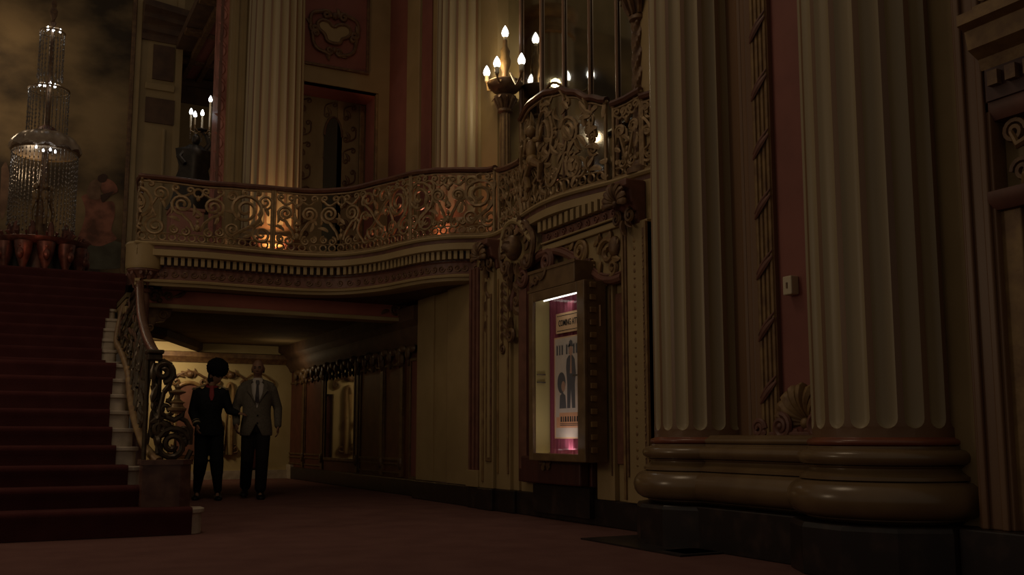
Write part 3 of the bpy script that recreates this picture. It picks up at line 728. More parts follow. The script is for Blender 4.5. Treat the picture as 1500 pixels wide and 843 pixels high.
# header box above the case
t = thing('case_header', (4.6, 7.84, 2.18), 'plain gilt brown box above the lit display case', 'box')
mb = MB(); mb.box(XF + .01, 4.74, 7.42, 8.27, 2.18, 2.385); mb.build('body', M['casewood'], t, smooth=False, bevel=.008)
mb = MB(); mb.box(XF, XF + .012, 7.40, 8.29, 2.36, 2.39); mb.box(XF, XF + .012, 7.40, 8.29, 2.178, 2.2); mb.build('edge', M['casewood'], t, smooth=False)
P = Panel(lambda u, v, w: (XF - w, -u, v)); P.line(spiral(-8.12, 2.28, .05, 0, 1.4), .014); P.leaf(-8.05, 2.28, .2, .18, .03); P.leaf(-8.16, 2.27, PI, .08, .03); P.mb.build('leaf_ornament', M['gold_dark'], t)

# ================================================================== NEAR RIGHT BAY (edge of the frame)
mb = MB(); na, nb = wy(1458, 4.68, 300), wy(1408, 4.68, 300); mb.box(4.68, XW, na, nb, 0.3, 7.2); mb.box(4.655, 4.68, na + .02, na + .06, .3, 7.2); mb.box(4.655, 4.68, nb - .07, nb - .03, .3, 7.2)
struct('trim_22', mb, M['fillet'], smooth=False, bevel=.008)
mb = MB(); mb.box(4.60, XW, 1.2, 3.62, 0, .30); struct('baseboard_near', mb, M['marble'], smooth=False, bevel=.01)
mb = MB()
mb.sweep([(4.72, 3.36), (4.72, 1.2)], [(-.1, 2.78), (.06, 2.78), (.08, 2.84), (.16, 2.88), (.18, 2.98), (.24, 3.0), (.24, 3.06), (-.1, 3.08)]); struct('trim_23', mb, M['gold'])
mb = MB(); mb.box(4.66, XW, 1.2, 3.34, 2.60, 2.78, 1)
for i in range(20): y = 3.3 - i * .105; mb.box(4.62, 4.66, y - .06, y, 2.67, 2.75, 0)
struct('trim_24', mb, [M['gold_dark'], M['wood']], smooth=False)
mb = MB(); mb.sweep([(4.74, 3.36), (4.74, 1.2)], [(-.08, 2.5), (.03, 2.5), (.06, 2.55), (.06, 2.6), (-.08, 2.6)]); mb.sweep([(4.74, 3.36), (4.74, 1.2)], [(-.08, 2.0), (.05, 2.0), (.09, 2.05), (.09, 2.1), (-.08, 2.1)]); struct('trim_25', mb, M['redbrown'])
t = thing('cherub_carving', (4.74, 3.02, 2.1), 'dim carved relief of a small figure among scrolls, high at the right edge', 'carving')
mb = MB(); mb.ell((4.72, 3.06, 2.30), (.06, .08, .13), 12, 10); mb.ell((4.70, 3.06, 2.46), (.05, .05, .06), 12, 10)
mb.tube([(4.7, 3.1, 2.36), (4.67, 3.18, 2.32), (4.68, 3.22, 2.40)], [.03, .025, .015], 7); mb.tube([(4.7, 3.02, 2.36), (4.67, 2.94, 2.30), (4.68, 2.88, 2.36)], [.03, .025, .015], 7); mb.tube([(4.7, 3.09, 2.2), (4.66, 3.13, 2.14), (4.68, 3.16, 2.08)], [.04, .03, .02], 7); mb.tube([(4.7, 3.02, 2.2), (4.66, 2.98, 2.14), (4.68, 2.95, 2.08)], [.04, .03, .02], 7)
mb.build('figure', M['gold'], t)
P = Panel(lambda u, v, w: (4.74 - w, -u, v)); P.line(spiral(-3.24, 2.42, .07, 0, 1.6), .018); P.line(spiral(-3.2, 2.2, .07, PI, -1.6), .018); P.leaf(-3.12, 2.42, .6, .12, .03); P.leaf(-2.9, 2.5, 2, .14, .03); P.line(spiral(-2.86, 2.2, .07, 0, 1.6), .018); P.mb.build('scroll', M['gold_dark'], t)
mb = MB(); mb.box(4.72, XW, 3.22, 3.36, .3, 2.0); mb.box(4.76, XW, 1.2, 3.22, .3, 2.0, 1); struct('trim_26', mb, [M['gold'], M['wood']], smooth=False, bevel=.008)
# scrap of balcony rail above that bay
t = thing('iron_scroll', (4.55, 3.1, 3.08), 'iron scroll of the next balcony rail, at the top right corner', 'railing')
P = Panel(lambda u, v, w: (4.55 - w, -u, v))
for i in range(5): P.line(cscroll(-3.22 + i * .4, 3.18, .07, -2.98 + i * .4, 3.45, .08, 1, .5), .016); P.line(ring(-3.02 + i * .4, 3.16, .07), .014)
P.line([(-3.3, 3.09), (-1.3, 3.09)], .018); P.mb.build('scrollwork', M['bronze'], t)
mb = MB(); mb.box(4.52, 4.58, 1.2, 3.34, 3.62, 3.68); mb.build('handrail', M['handrail'], t, smooth=False, bevel=.012)

# ================================================================== BALCONY
trace = [(199, 352), (212, 353), (230, 354), (300, 358.5), (350, 363), (400, 367.5), (450, 371), (500, 371), (550, 364.5), (590, 355), (620, 349), (660, 345), (700, 344), (720, 341.5), (745, 329), (765, 312), (790, 296.5), (820, 284), (860, 272.5), (900, 262), (930, 252.5), (955, 245), (975, 239)]
E0 = [atz(x, y, ZB) for x, y in trace]
e0 = E0[0]; lead = [Vector((e0.x + .10, e0.y + 1.1, ZB)), Vector((e0.x + .03, e0.y + .55, ZB)), Vector((e0.x - .015, e0.y + .22, ZB))]
edge_pts = smooth_path([(p.x, p.y, 0) for p in E0], 5)
lead_pts = smooth_path([(p.x, p.y, 0) for p in lead] + [(E0[0].x, E0[0].y, 0)], 4)[:-1]
PATH = [(p.x, p.y) for p in lead_pts + edge_pts]
t = thing('balcony', (3.2, 12.2, 2.5), 'curving cream balcony edge with dentils, sweeping from the stair to the great column', 'balcony')
NOSE = [(-.2, ZB), (.0, ZB), (.012, ZB - .02), (.0, ZB - .04), (-.03, ZB - .045), (-.035, ZB - .08), (-.2, ZB - .08)]
BAND = [(-.2, ZB - .08), (-.02, ZB - .085), (-.02, ZB - .16), (-.045, ZB - .17), (-.2, ZB - .17)]
MID = [(-.25, ZB - .043), (-.034, ZB - .044), (-.034, ZB - .079), (-.25, ZB - .08)]
MB().sweep(PATH, NOSE).build('nosing', M['cream'], t, ang=30)
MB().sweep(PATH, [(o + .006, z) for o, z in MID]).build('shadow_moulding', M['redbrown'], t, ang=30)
MB().sweep(PATH, BAND).build('fascia', M['cream'], t, ang=30)
LEFT = [p for p in PATH if p[1] > 9.55 or p[0] < 4.3]
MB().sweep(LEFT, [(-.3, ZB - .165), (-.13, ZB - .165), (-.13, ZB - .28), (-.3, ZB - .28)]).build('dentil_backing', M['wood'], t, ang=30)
def along(path, step, off, start=.0):
    L = [0]
    for a, b in zip(path, path[1:]): L.append(L[-1] + math.hypot(b[0] - a[0], b[1] - a[1]))
    out = []; s = start; i = 0
    while s < L[-1]:
        while L[i + 1] < s: i += 1
        f = (s - L[i]) / max(1e-9, L[i + 1] - L[i]); a, b = path[i], path[i + 1]
        dx, dy = b[0] - a[0], b[1] - a[1]; d = math.hypot(dx, dy) or 1
        out.append((a[0] + dx * f + dy / d * off, a[1] + dy * f - dx / d * off, math.atan2(dy, dx), s)); s += step
    return out
mb = MB()
for (x, y, a, s) in along(LEFT, .078, -.095, 1.1): mb.obox((x, y, ZB - .218), .022, .035, .050, a)
mb.build('dentil_trim', M['cream'], t, smooth=False, bevel=.004)
FR = [(-.35, ZB - .275), (-.14, ZB - .275), (-.13, ZB - .29), (-.14, ZB - .30), (-.14, ZB - .425), (-.13, ZB - .435), (-.35, ZB - .44)]
MB().sweep(LEFT, FR).build('frieze', M['redbrown'], t, ang=30)
mb = MB()
for k, (x, y, a, s) in enumerate(along(LEFT, .115, -.135, 1.1)):
    pts = [(x + cos(a) * u, y + sin(a) * u, ZB - .362 + v) for u, v in spiral(0, 0, .044, (k % 2) * PI, 1.3 if k % 2 else -1.3, 14)]
    mb.tube(pts, .008, 4)
mb.build('frieze_pattern', M['gold_dark'], t)
CROWN = [(-.35, ZB - .435), (-.09, ZB - .44), (-.07, ZB - .455), (-.075, ZB - .475), (-.10, ZB - .482), (-.105, ZB - .515), (-.125, ZB - .525), (-.35, ZB - .525)]
MB().sweep(LEFT, CROWN).build('lower_moulding', M['cream'], t, ang=30)
# left end block over the column
mb = MB(); c0 = (e0.x + .13, e0.y + .2)
mb.lathe([(.05, ZB - .32), (.20, ZB - .32), (.215, ZB - .28), (.215, ZB - .06), (.225, ZB - .03), (.20, ZB), (.05, ZB)], (c0[0], c0[1], 0), 28)
mb.build('end_block', M['cream'], t, ang=40)
# slab and soffit
mb = MB(); pl = [p for p in PATH]; nn = normals(pl); inner = [(p[0] - n[0] * .1, p[1] - n[1] * .1) for p, n in zip(pl, nn)]
def strip(mb, P, Q, z0, z1):
    n = len(P); vs = [(p[0], p[1], z) for z in (z0, z1) for r in (P, Q) for p in r]
    ix = lambda z, r, i: (z * 2 + r) * n + i
    for i in range(n - 1):
        mb.add([], [])
        o = len(mb.v)
        mb.add([vs[ix(z, r, j)] for z in (0, 1) for r in (0, 1) for j in (i, i + 1)], [(0, 2, 3, 1), (4, 5, 7, 6), (0, 1, 5, 4), (2, 6, 7, 3)])
    return mb
kk = next(i for i, p in enumerate(inner) if p[0] > 4.3); A = [p for p in inner[8:kk + 1]]; B = inner[kk:]
strip(mb, A, [(max(p[0], 1.62), 14.86) for p in A], ZB - .14, ZB - .005); mb.box(inner[kk][0], 5.6, inner[kk][1], 14.86, ZB - .14, ZB - .005)
strip(mb, B, [(5.6, p[1]) for p in B], ZB - .14, ZB - .005); mb.box(-3, 5.6, 14.86, 19.4, ZB - .14, ZB - .005)
struct('floor_balcony', mb, M['carpet'], smooth=False)
sof = [(p[0] - n[0] * .3, p[1] - n[1] * .3) for p, n in zip(LEFT, normals(LEFT))][12:]
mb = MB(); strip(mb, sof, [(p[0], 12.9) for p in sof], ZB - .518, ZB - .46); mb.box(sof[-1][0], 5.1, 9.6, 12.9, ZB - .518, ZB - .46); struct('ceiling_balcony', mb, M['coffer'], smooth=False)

# supporting column of the balcony corner
t = thing('slim_column', (c0[0], c0[1], 0), 'slim polished column with capital carrying the left end of the balcony', 'column')
mb = MB(); mb.lathe([(.125, 0), (.125, .12), (.10, .18), (.088, .22), (.085, 1.2), (.078, 2.5)], (c0[0], c0[1], 0), 24); mb.build('shaft', M['newelstone'], t)
mb = MB(); mb.lathe([(.085, 2.50), (.10, 2.52), (.10, 2.55), (.085, 2.56), (.10, 2.62), (.15, 2.72), (.19, 2.76), (.19, 2.785)], (c0[0], c0[1], 0), 24); mb.build('capital', M['redbrown'], t)
mb = MB()
for i in range(10):
    a = 2 * PI * i / 10; mb.tube([(c0[0] + r * cos(a), c0[1] + r * sin(a), z) for r, z in ((.095, 2.56), (.115, 2.63), (.15, 2.69), (.185, 2.73), (.20, 2.70))], [.02, .026, .028, .022, .008], 6)
mb.build('capital_leaf', M['redbrown'], t)

# ------------------------------------------------------------------ balcony railings
def edge_at(x):
    for (x0, y0), (x1, y1) in zip(trace, trace[1:]):
        if x0 <= x <= x1:
            f = (x - x0) / (x1 - x0); return y0 + (y1 - y0) * f
    return trace[0][1] if x < trace[0][0] else trace[-1][1]
def nearest_on(path, p):
    best = min(range(len(path)), key=lambda i: (path[i][0] - p[0]) ** 2 + (path[i][1] - p[1]) ** 2); return best
RP = [(p[0] - n[0] * .05, p[1] - n[1] * .05) for p, n in zip(PATH, normals(PATH))]
class Rail:
    def __init__(s, xa, xb, tops, lead=False):
        ia = 2 if lead else nearest_on(PATH, atz(xa, edge_at(xa), ZB)); ib = nearest_on(PATH, atz(xb, edge_at(xb), ZB))
        s.p = RP[ia:ib + 1]; s.L = [0]
        for a, b in zip(s.p, s.p[1:]): s.L.append(s.L[-1] + math.hypot(b[0] - a[0], b[1] - a[1]))
        s.len = s.L[-1]; s.tops = []
        for x, y in tops:
            q = atz(x, edge_at(x), ZB); d = ray(x, y); k = math.hypot(q.x, q.y) / math.hypot(d.x, d.y); z = EYE + d.z * k
            i = nearest_on(s.p, q); s.tops.append((s.L[i], z - ZB))
        s.tops.sort()
    def pos(s, u):
        u = max(0, min(s.len, u))
        for i in range(len(s.L) - 1):
            if s.L[i + 1] >= u: break
        f = (u - s.L[i]) / max(1e-9, s.L[i + 1] - s.L[i]); a, b = s.p[i], s.p[i + 1]
        dx, dy = b[0] - a[0], b[1] - a[1]; d = math.hypot(dx, dy) or 1
        return (a[0] + dx * f, a[1] + dy * f, dy / d, -dx / d)
    def h(s, u):
        T = s.tops
        if u <= T[0][0]: return T[0][1]
        for (a, ha), (b, hb) in zip(T, T[1:]):
            if a <= u <= b:
                f = (u - a) / max(1e-9, b - a); f = f * f * (3 - 2 * f) if len(T) > 3 else f
                return ha + (hb - ha) * f
        return T[-1][1]
    def fn(s, u, v, w=0):
        x, y, nx, ny = s.pos(u); return Vector((x + nx * w, y + ny * w, ZB + .02 + (v / .8) * (s.h(u) - .06)))

def rail_cell(P, u0, w, kind=0):
    c = u0 + w / 2; T = .0125
    if kind == 0:       # two big volutes springing from a small urn, curls above and a row of rings below
        for sx in (-1, 1):
            P.line(spiral(c + sx * w * .27, .50, w * .19, -PI / 2, sx * 1.9), .016)
            P.line([(c + sx * w * .27, .50 - w * .19), (c + sx * w * .12, .27), (c + sx * w * .05, .16)], .015)
            P.line(spiral(c + sx * w * .38, .16, w * .085, PI / 2, -sx * 1.5), T); P.line(cscroll(c + sx * w * .14, .70, .05, c + sx * w * .38, .71, .045, -sx, .6), T)
            P.line(spiral(c + sx * w * .20, .14, .06, PI / 2, sx * 1.4), T); P.leaf(c + sx * w * .30, .27, PI / 2 - sx * .7, .14, .026); P.leaf(c + sx * w * .08, .36, PI / 2 + sx * .5, .16, .024)
            P.leaf(c + sx * w * .45, .36, PI / 2 + sx * .4, .16, .022)
        P.blob(c, .20, .035, .05); P.blob(c, .28, .02, .03); P.blob(c, .35, .032, .02); P.blob(c, .60, .026, .04)
        P.line(ring(c, .67, .055), T)
    elif kind == 1:     # one large spiral with a sweeping tail
        P.line(spiral(c - w * .08, .50, .22, -PI * .35, 2.1), .017)
        P.line([(c - w * .08 + .22 * cos(-PI * .35), .50 + .22 * sin(-PI * .35)), (c - w * .2, .2), (c - w * .36, .13)], .016)
        P.line(spiral(c - w * .36, .22, .09, -PI / 2, -1.5), T); P.line(spiral(c + w * .3, .19, .13, PI / 2, 1.7), .014); P.line(spiral(c + w * .36, .62, .10, -PI / 2, 1.6), T)
        P.line([(c + w * .3, .32), (c + w * .22, .45), (c + w * .3, .56)], T); P.line(spiral(c - w * .38, .66, .07, 0, 1.5), T); P.line(cscroll(c - w * .1, .73, .035, c + w * .2, .73, .035, 1, .5), T)
        for u, v, a in ((-.28, .42, 2.4), (-.3, .34, .8), (.14, .3, .6), (.1, .18, 2.6), (.44, .44, 1.6), (-.12, .13, .1)): P.leaf(c + u * w, v, a, .15, .026)
    else:               # crossed S scrolls
        for sx in (-1, 1):
            P.line(sscroll(c + sx * w * .26, .62, .11, c - sx * w * .10, .20, .10, sx), .015)
            P.line(cscroll(c + sx * w * .36, .42, .07, c + sx * w * .30, .14, .07, sx, .5), T); P.line(spiral(c + sx * w * .42, .70, .055, PI, sx * 1.4), T)
            P.leaf(c + sx * w * .16, .40, PI / 2 - sx * .9, .17, .026); P.leaf(c + sx * w * .40, .56, PI / 2 + sx * .3, .13, .022)
        P.blob(c, .42, .035, .055); P.line(ring(c, .70, .05), T); P.leaf(c, .48, PI / 2, .16, .03); P.blob(c, .10, .03)
    n = max(3, int(w / .11))
    for i in range(n): P.line(ring(u0 + (i + .5) * w / n, .055, .042, 10), .009, 4)

def rail_thing(name, R, label, cells, posts=(True, True), post_h=.0):
    a = R.fn(R.len / 2, 0); t = thing(name, (a.x, a.y, ZB), label, 'railing', 'gilded iron railing panels along the balcony')
    N = max(8, int(R.len / .06)); us = [R.len * i / N for i in range(N + 1)]
    top = []
    for u in us:
        x, y, nx, ny = R.pos(u); top.append(Vector((x, y, ZB + R.h(u) - .022)))
    mb = MB(); mb.tube(top, .036, 8, flat=1.25); mb.build('handrail', M['handrail'], t)
    MB().tube([p - Vector((0, 0, .05)) for p in top], .013, 6).build('top_bar', M['bronze'], t); MB().tube([R.fn(u, .0) for u in us], .016, 6).build('bottom_bar', M['bronze'], t); MB().tube([R.fn(u, .105) for u in us], .008, 5).build('middle_bar', M['bronze'], t)
    for f, u in zip(posts, (.015, R.len - .015)):
        if f:
            p = R.fn(u, 0); q = R.fn(u, .8); mb = MB(); mb.tube([p, q], .02, 6); mb.ell(q + Vector((0, 0, .0)), (.03, .03, .03), 8, 6); mb.build('post', M['bronze'], t)
    P = Panel(R.fn); P.K = 1.3; u = .03; tot = sum(c[0] for c in cells); k = (R.len - .06) / tot
    for w, kind in cells: rail_cell(P, u, w * k, kind); u += w * k
    P.mb.build('scrollwork', M['bronze'], t); return t, P
R1 = Rail(199, 403, [(199, 253), (230, 256), (300, 264.5), (350, 268), (403, 272.5)], lead=True)
rail_thing('balcony_railing', R1, 'left end of the balcony railing, with a big spiral, beside the staircase', [(.45, 2), (.62, 1), (.62, 0), (.5, 1)])
R1b = Rail(403, 597, [(403, 272.5), (450, 276), (500, 274), (550, 263), (597, 251)])
rail_thing('balcony_railing', R1b, 'long middle stretch of the balcony railing with dark handrail, below the upper doorway', [(.7, 0), (.75, 0), (.7, 2), (.5, 1)])
R2 = Rail(597, 717, [(597, 251), (625, 247), (660, 245), (717, 243)])
rail_thing('balcony_railing', R2, 'bowed balcony railing panel with red glints, left of the candelabrum', [(.4, 1), (.6, 0), (.45, 1)])
R3 = Rail(722, 757, [(722, 247), (757, 232)])
rail_thing('balcony_railing', R3, 'short narrow railing return rising below the candelabrum', [(.3, 2), (.2, 2)])
R5 = Rail(890, 935, [(890, 149), (912, 140), (935, 127)])
rail_thing('balcony_railing', R5, 'narrow upright railing panel with shell, below the twisted column', [(.3, 0)])
R6 = Rail(938, 975, [(938, 136), (975, 125)])
rail_thing('balcony_railing', R6, 'last bit of railing with an S scroll, half behind the great column', [(.3, 2)], posts=(True, False))
# tall panel with a child figure among leaves
R4 = Rail(757, 887, [(757, 172), (772, 148), (790, 134), (812, 128.5), (835, 131), (860, 139), (887, 141)])
t, P = rail_thing('balcony_railing', R4, 'tall arched railing panel with a carved child figure and dense leaf scrolls', [(.62, 1)], post_h=.1)
L4 = R4.len; P = Panel(R4.fn); P.K = 1.3
P.line(spiral(L4 * .70, .50, .13, -PI / 2, 2.0), .018); P.line(spiral(L4 * .74, .2, .12, PI / 2, 1.9), .018); P.line(ring(L4 * .45, .50, .10, 18), .014)
P.line([(.02, .28), (L4 * .1, .38), (L4 * .25, .33), (L4 * .38, .36)], .02); P.line(spiral(L4 * .17, .17, .10, PI, 1.7), .018)
for i in range(100):
    u = random.uniform(.03, L4 * .98); v = random.uniform(.04, .76); P.leaf(u, v, random.uniform(0, 2 * PI), random.uniform(.10, .20), .032, random.uniform(0, .02))
for i in range(16): P.line(spiral(random.uniform(.08, L4 * .9), random.uniform(.1, .7), random.uniform(.04, .07), random.uniform(0, 6), random.choice((-1.5, 1.5))), .012)
P.mb.build('leaf_scroll', M['bronze'], t)
mb = MB(); f4 = lambda u, v, w=.05: R4.fn(L4 * u, v, w)
mb.ell(f4(.30, .56), (.055, .055, .065), 14, 10); mb.ell(f4(.31, .42), (.06, .06, .11), 14, 10); mb.ell(f4(.32, .33), (.065, .065, .07), 12, 8)
mb.tube([f4(.26, .48), f4(.20, .43), f4(.22, .52)], [.032, .026, .016], 8); mb.tube([f4(.36, .48), f4(.43, .46), f4(.47, .55)], [.032, .026, .016], 8)
mb.tube([f4(.29, .31), f4(.22, .24), f4(.26, .14), f4(.23, .12)], [.045, .038, .024, .016], 8); mb.tube([f4(.35, .31), f4(.44, .26), f4(.42, .15), f4(.46, .13)], [.045, .038, .024, .016], 8)
mb.build('child_figure', M['gold'], t)

# ================================================================== UPPER LEVEL
XU = 5.2; YU = 14.1
# right wall of the upper level, left of the mirror opening
mb = MB(); mb.box(XU, XU + .25, 10.45, YU + .8, ZB, 8.5); struct('wall_upper_right', mb, M['cream'], smooth=False)
def uy(x): return atX(x, 200, XU).y
mb = MB(); mb.box(XU - .03, XU, uy(599), uy(568), ZB, 8.5, 0); mb.box(XU - .03, XU, uy(633), uy(619), ZB, 8.5, 0); mb.box(XU - .06, XU, uy(618), uy(600), ZB, 8.5, 1)
struct('trim_27', mb, [M['red'], M['cream']], smooth=False, bevel=.01)
mb = MB(); mb.box(XU + .20, XU + .4, 6.2, 10.5, ZB, 8.5); mb.box(XU - .02, XU + .3, 10.30, 10.5, ZB, 8.5); mb.box(4.9, XU + .3, 6.2, 6.9, ZB, 8.5); struct('wall_upper_mirror', mb, M['cream'], smooth=False)
t = thing('upper_mirror', (XU + .13, 8.6, ZB), 'tall smoky wall mirror divided by thin rose bars, behind the tall railing panel', 'mirror')
mb = MB(); mb.box(XU + .13, XU + .14, 6.9, 10.3, ZB + .25, 7.6); mb.build('glass', M['oldmirror'], t, smooth=False)
def ym(x): return atX(x, 80, XU + .12).y
for x in (763, 793, 826, 864, 904): mb = MB(); y = ym(x); mb.tube([(XU + .115, y, ZB + .25), (XU + .115, y, 7.6)], .018, 8); mb.build('bar', M['leadwood'], t)
mb = MB(); mb.box(XU + .08, XU + .2, 6.9, 10.3, ZB, ZB + .25); mb.build('sill', M['gold_dark'], t, smooth=False)
# wall with the upper doorway, facing the lobby
def ux(x, y=200): return atY(x, y, YU).x
dx0, dx1, dz = 3.3, ux(555, 137), 6.17
mb = MB(); mb.box(3.2, XU, YU, YU + .15, dz, 8.6); mb.box(dx1, XU, YU, YU + .15, ZB, dz); struct('wall_upper_back', mb, M['cream'], smooth=False)
mb = MB(); mb.box(dx0, dx1, YU + .02, YU + .62, dz, dz + .05); mb.box(dx1, dx1 + .05, YU + .10, YU + .62, ZB, dz); struct('trim_28', mb, M['beamred'], smooth=False)
mb = MB(); mb.box(dx1 - .03, dx1 + .02, YU + .02, YU + .12, ZB, dz); mb.box(dx1 - .10, dx1 - .02, YU + .60, YU + .66, ZB, dz - .02); struct('trim_29', mb, M['gold'], smooth=False, bevel=.01)
mb = MB(); mb.box(3.0, 5.4, YU + .66, YU + .8, ZB, 6.6); struct('wall_upper_recess', mb, M['damask'], smooth=False)
t = thing('upper_door', (4.05, YU + .64, ZB), 'dark arched door in the painted wall of the upper recess between the columns', 'door'); t['kind'] = 'structure'
da, db = atY(474, 240, YU + .64).x, atY(500, 240, YU + .64).x; dt = atY(487, 200, YU + .64).z
dc = (da + db) / 2; dr = (db - da) / 2
poly = [(da, ZB), (db, ZB), (db, dt)] + [(dc + dr * cos(q), dt + .32 * sin(q)) for q in [PI * i / 10 for i in range(1, 10)]] + [(da, dt)]
mb = MB(); mb.prism(poly, lambda u, v, w: (u, YU + .66 - w, v), 0, .03); mb.build('leaf', M['windowglass'], t, smooth=False)
mb = MB(); mb.tube([(u, YU + .63, v) for u, v in poly[2:]], .02, 6); mb.box(da, db, YU + .60, YU + .63, ZB + 1.05, ZB + 1.12); mb.build('frame', M['gold_dark'], t)
P = Panel(lambda u, v, w: (u, YU + .65 - w, v))
for u0 in (3.82, 4.0, 4.42, 4.74):
    for k in range(8): P.line(cscroll(u0 - .06, 3.4 + k * .36, .05, u0 + .06, 3.58 + k * .36, .05, 1 if k % 2 else -1, .5), .012); P.leaf(u0, 3.4 + k * .36, PI / 2, .14, .03)
struct('trim_30', P.mb, M['gold_dark'])
mb = MB(); mb.box(4.53, 4.62, YU + .63, YU + .66, ZB, 6.3); struct('trim_31', mb, M['cream'], smooth=False)
# red panel with heart shaped cartouche over the doorway
t = thing('cartouche_panel', (4.15, YU, 6.45), 'dark red wall panel with a pale lobed cartouche, above the upper doorway', 'wall panel')
pxa, pxb, pza, pzb = ux(430, 60), ux(535, 108), 6.47, 8.2
mb = MB(); mb.box(pxa, pxb, YU - .02, YU, pza, pzb); mb.build('field', M['red'], t, smooth=False)
mb = MB()
for (a, b, c, d) in ((pxa - .05, pxb + .05, pza - .04, pza), (pxb, pxb + .04, pza, pzb)): mb.box(a, b, YU - .05, YU, c, d)
mb.build('moulding', M['gold_dark'], t, smooth=False, bevel=.008)
hx, hz = atY(489, 50, YU).x, atY(489, 50, YU).z
heart = [(hx + u, hz + v) for u, v in ((0, .09), (.06, .14), (.16, .16), (.24, .12), (.25, .03), (.19, -.04), (.12, -.08), (.09, -.15), (-.02, -.17), (-.12, -.14), (-.16, -.05), (-.25, .02), (-.27, .11), (-.2, .17), (-.1, .16), (-.05, .11))]
heart = [(p.x, p.y) for p in smooth_path([(u, v, 0) for u, v in heart + heart[:1]], 4)[:-1]]
mb = MB(); mb.prism(heart, lambda u, v, w: (u, YU - .02 - w, v), 0, .03); mb.build('cartouche_field', M['cream'], t, smooth=False)
P = Panel(lambda u, v, w: (u, YU - .045 - w, v))
P.line(heart + heart[:1], .03, 7)
for sx in (-1, 1):
    P.line(cscroll(hx + sx * .14, hz + .27, .07, hx + sx * .32, hz + .02, .07, sx, .6), .03, 7); P.line(cscroll(hx + sx * .30, hz - .06, .06, hx + sx * .08, hz - .30, .06, sx, .5), .03, 7)
    P.leaf(hx + sx * .05, hz + .25, PI / 2 - sx * .4, .16, .045); P.leaf(hx + sx * .06, hz - .28, -PI / 2 + sx * .6, .18, .045); P.leaf(hx + sx * .36, hz + .05, PI / 2 - sx * .3, .14, .04)
P.blob(hx, hz + .27, .06); P.blob(hx, hz - .28, .05); P.mb.build('scroll_frame', M['gold_dark'], t)
# upper columns
def upper_column(x, y, R, label, a0):
    t = thing('fluted_column', (x, y, ZB), label, 'column', 'cream fluted columns of the upper level')
    mb = MB(); fluted_shaft(mb, (x, y, 0), R, ZB + .42, 7.15, 20, R * .95, a0); mb.build('shaft', [M['flute'], M['fillet']], t, ang=28)
    mb = MB(); mb.lathe([(R + .12, ZB), (R + .12, ZB + .1), (R + .06, ZB + .12), (R + .12, ZB + .2), (R + .06, ZB + .27), (R + .07, ZB + .33), (R + .02, ZB + .36), (R, ZB + .42)], (x, y, 0), 40); mb.build('base', M['base'], t)
    mb = MB(); mb.lathe([(R * .95, 7.15), (R * 1.03, 7.17), (R * 1.03, 7.23), (R * .98, 7.25), (R * .98, 7.40), (R * 1.08, 7.44), (R * 1.15, 7.52), (R * 1.15, 7.6)], (x, y, 0), 40); mb.build('capital', M['gold'], t)
pA = atY(398, 300, 13.1); upper_column(pA.x, 13.1, .40, 'cream fluted upper column lit orange at its foot, left of the upper doorway', .05)
upper_column(5.2, 11.21, .42, 'yellow lit fluted upper column beside the candelabrum bulbs', 0)
# pier and marbled strip beside that column
a, b = atY(333, 200, 13.5).x, atY(352, 200, 13.5).x
mb = MB(); mb.box(a, b + .5, 13.45, 14.2, ZB, 8.6); mb.box(a + .05, a + .09, 13.43, 13.45, ZB, 8.6); mb.box(a + .16, a + .2, 13.43, 13.45, ZB, 8.6); struct('trim_32', mb, M['cream'], smooth=False)
a2 = atY(319, 200, 13.7).x
t = thing('marbled_strip', (a2, 13.7, ZB), 'narrow rose marbled strip with carved leaves, left of the orange lit column', 'wall trim')
mb = MB(); mb.box(a2, a + .02, 13.68, 14.2, ZB, 8.6); mb.build('strip', M['pinkpil'], t, smooth=False)
P = Panel(lambda u, v, w: (u, 13.68 - w, v)); ca = (a2 + a) / 2
for k in range(40): P.leaf(ca + (.02 if k % 2 else -.02), ZB + .1 + k * .135, PI / 2 + (.5 if k % 2 else -.5), .15, .03)
P.mb.build('leaf_carving', M['pinkpil'], t)
mb = MB(); mb.box(a2 - .02, a2 + .012, 13.66, 13.7, ZB, 8.6); mb.build('edge', M['redbrown'], t, smooth=False)

# ---- far left: painted wall, coffered recess
YM = 18.0
def P3(x, y, Y=YM): return atY(x, y, Y)
xr = P3(203, 150).x
mb = MB(); mb.box(-4, P3(256, 200).x + .02, YM + .03, YM + .2, ZB, 10); struct('wall_back', mb, M['cream'], smooth=False)
t = thing('mural_painting', (0, YM, ZB), 'huge dark brown painted mural with a rose gowned figure, behind the crystal fountain', 'mural')
mb = MB(); mb.box(-3.5, xr - .17, YM, YM + .03, ZB + .05, 10); mb.build('canvas', M['mural'], t, smooth=False)
mb = MB(); mb.box(xr - .17, xr - .10, YM - .04, YM + .03, ZB, 10, 0); mb.box(xr - .10, xr, YM - .02, YM + .03, ZB, 10, 1); mb.build('frame', [M['gold_dark'], M['cream']], t, smooth=False, bevel=.01)
def flat(px, m, name, d=.006):
    mb = MB(); pts = []
    sm = smooth_path([(x, y, 0) for x, y in px] + [(px[0][0], px[0][1], 0)], 4)[:-1]
    for p in sm: q = P3(p.x, p.y); pts.append((q.x, q.z))
    mb.prism(pts, lambda u, v, w: (u, YM - w, v), 0, d); return mb.build(name, M[m], t, smooth=False)
flat([(112, 362), (140, 352), (178, 356), (187, 374), (184, 392), (120, 392)], 'paint_grey', 'painted_ground', .004)
flat([(119, 288), (132, 283), (146, 288), (150, 296), (166, 296), (168, 316), (163, 337), (171, 350), (158, 357), (146, 361), (128, 358), (114, 352), (122, 328), (125, 308)], 'paint_pink', 'painted_gown', .006)
flat([(132, 268), (140, 263), (146, 272), (147, 290), (134, 292), (127, 282)], 'paint_flesh', 'painted_bodice', .008)
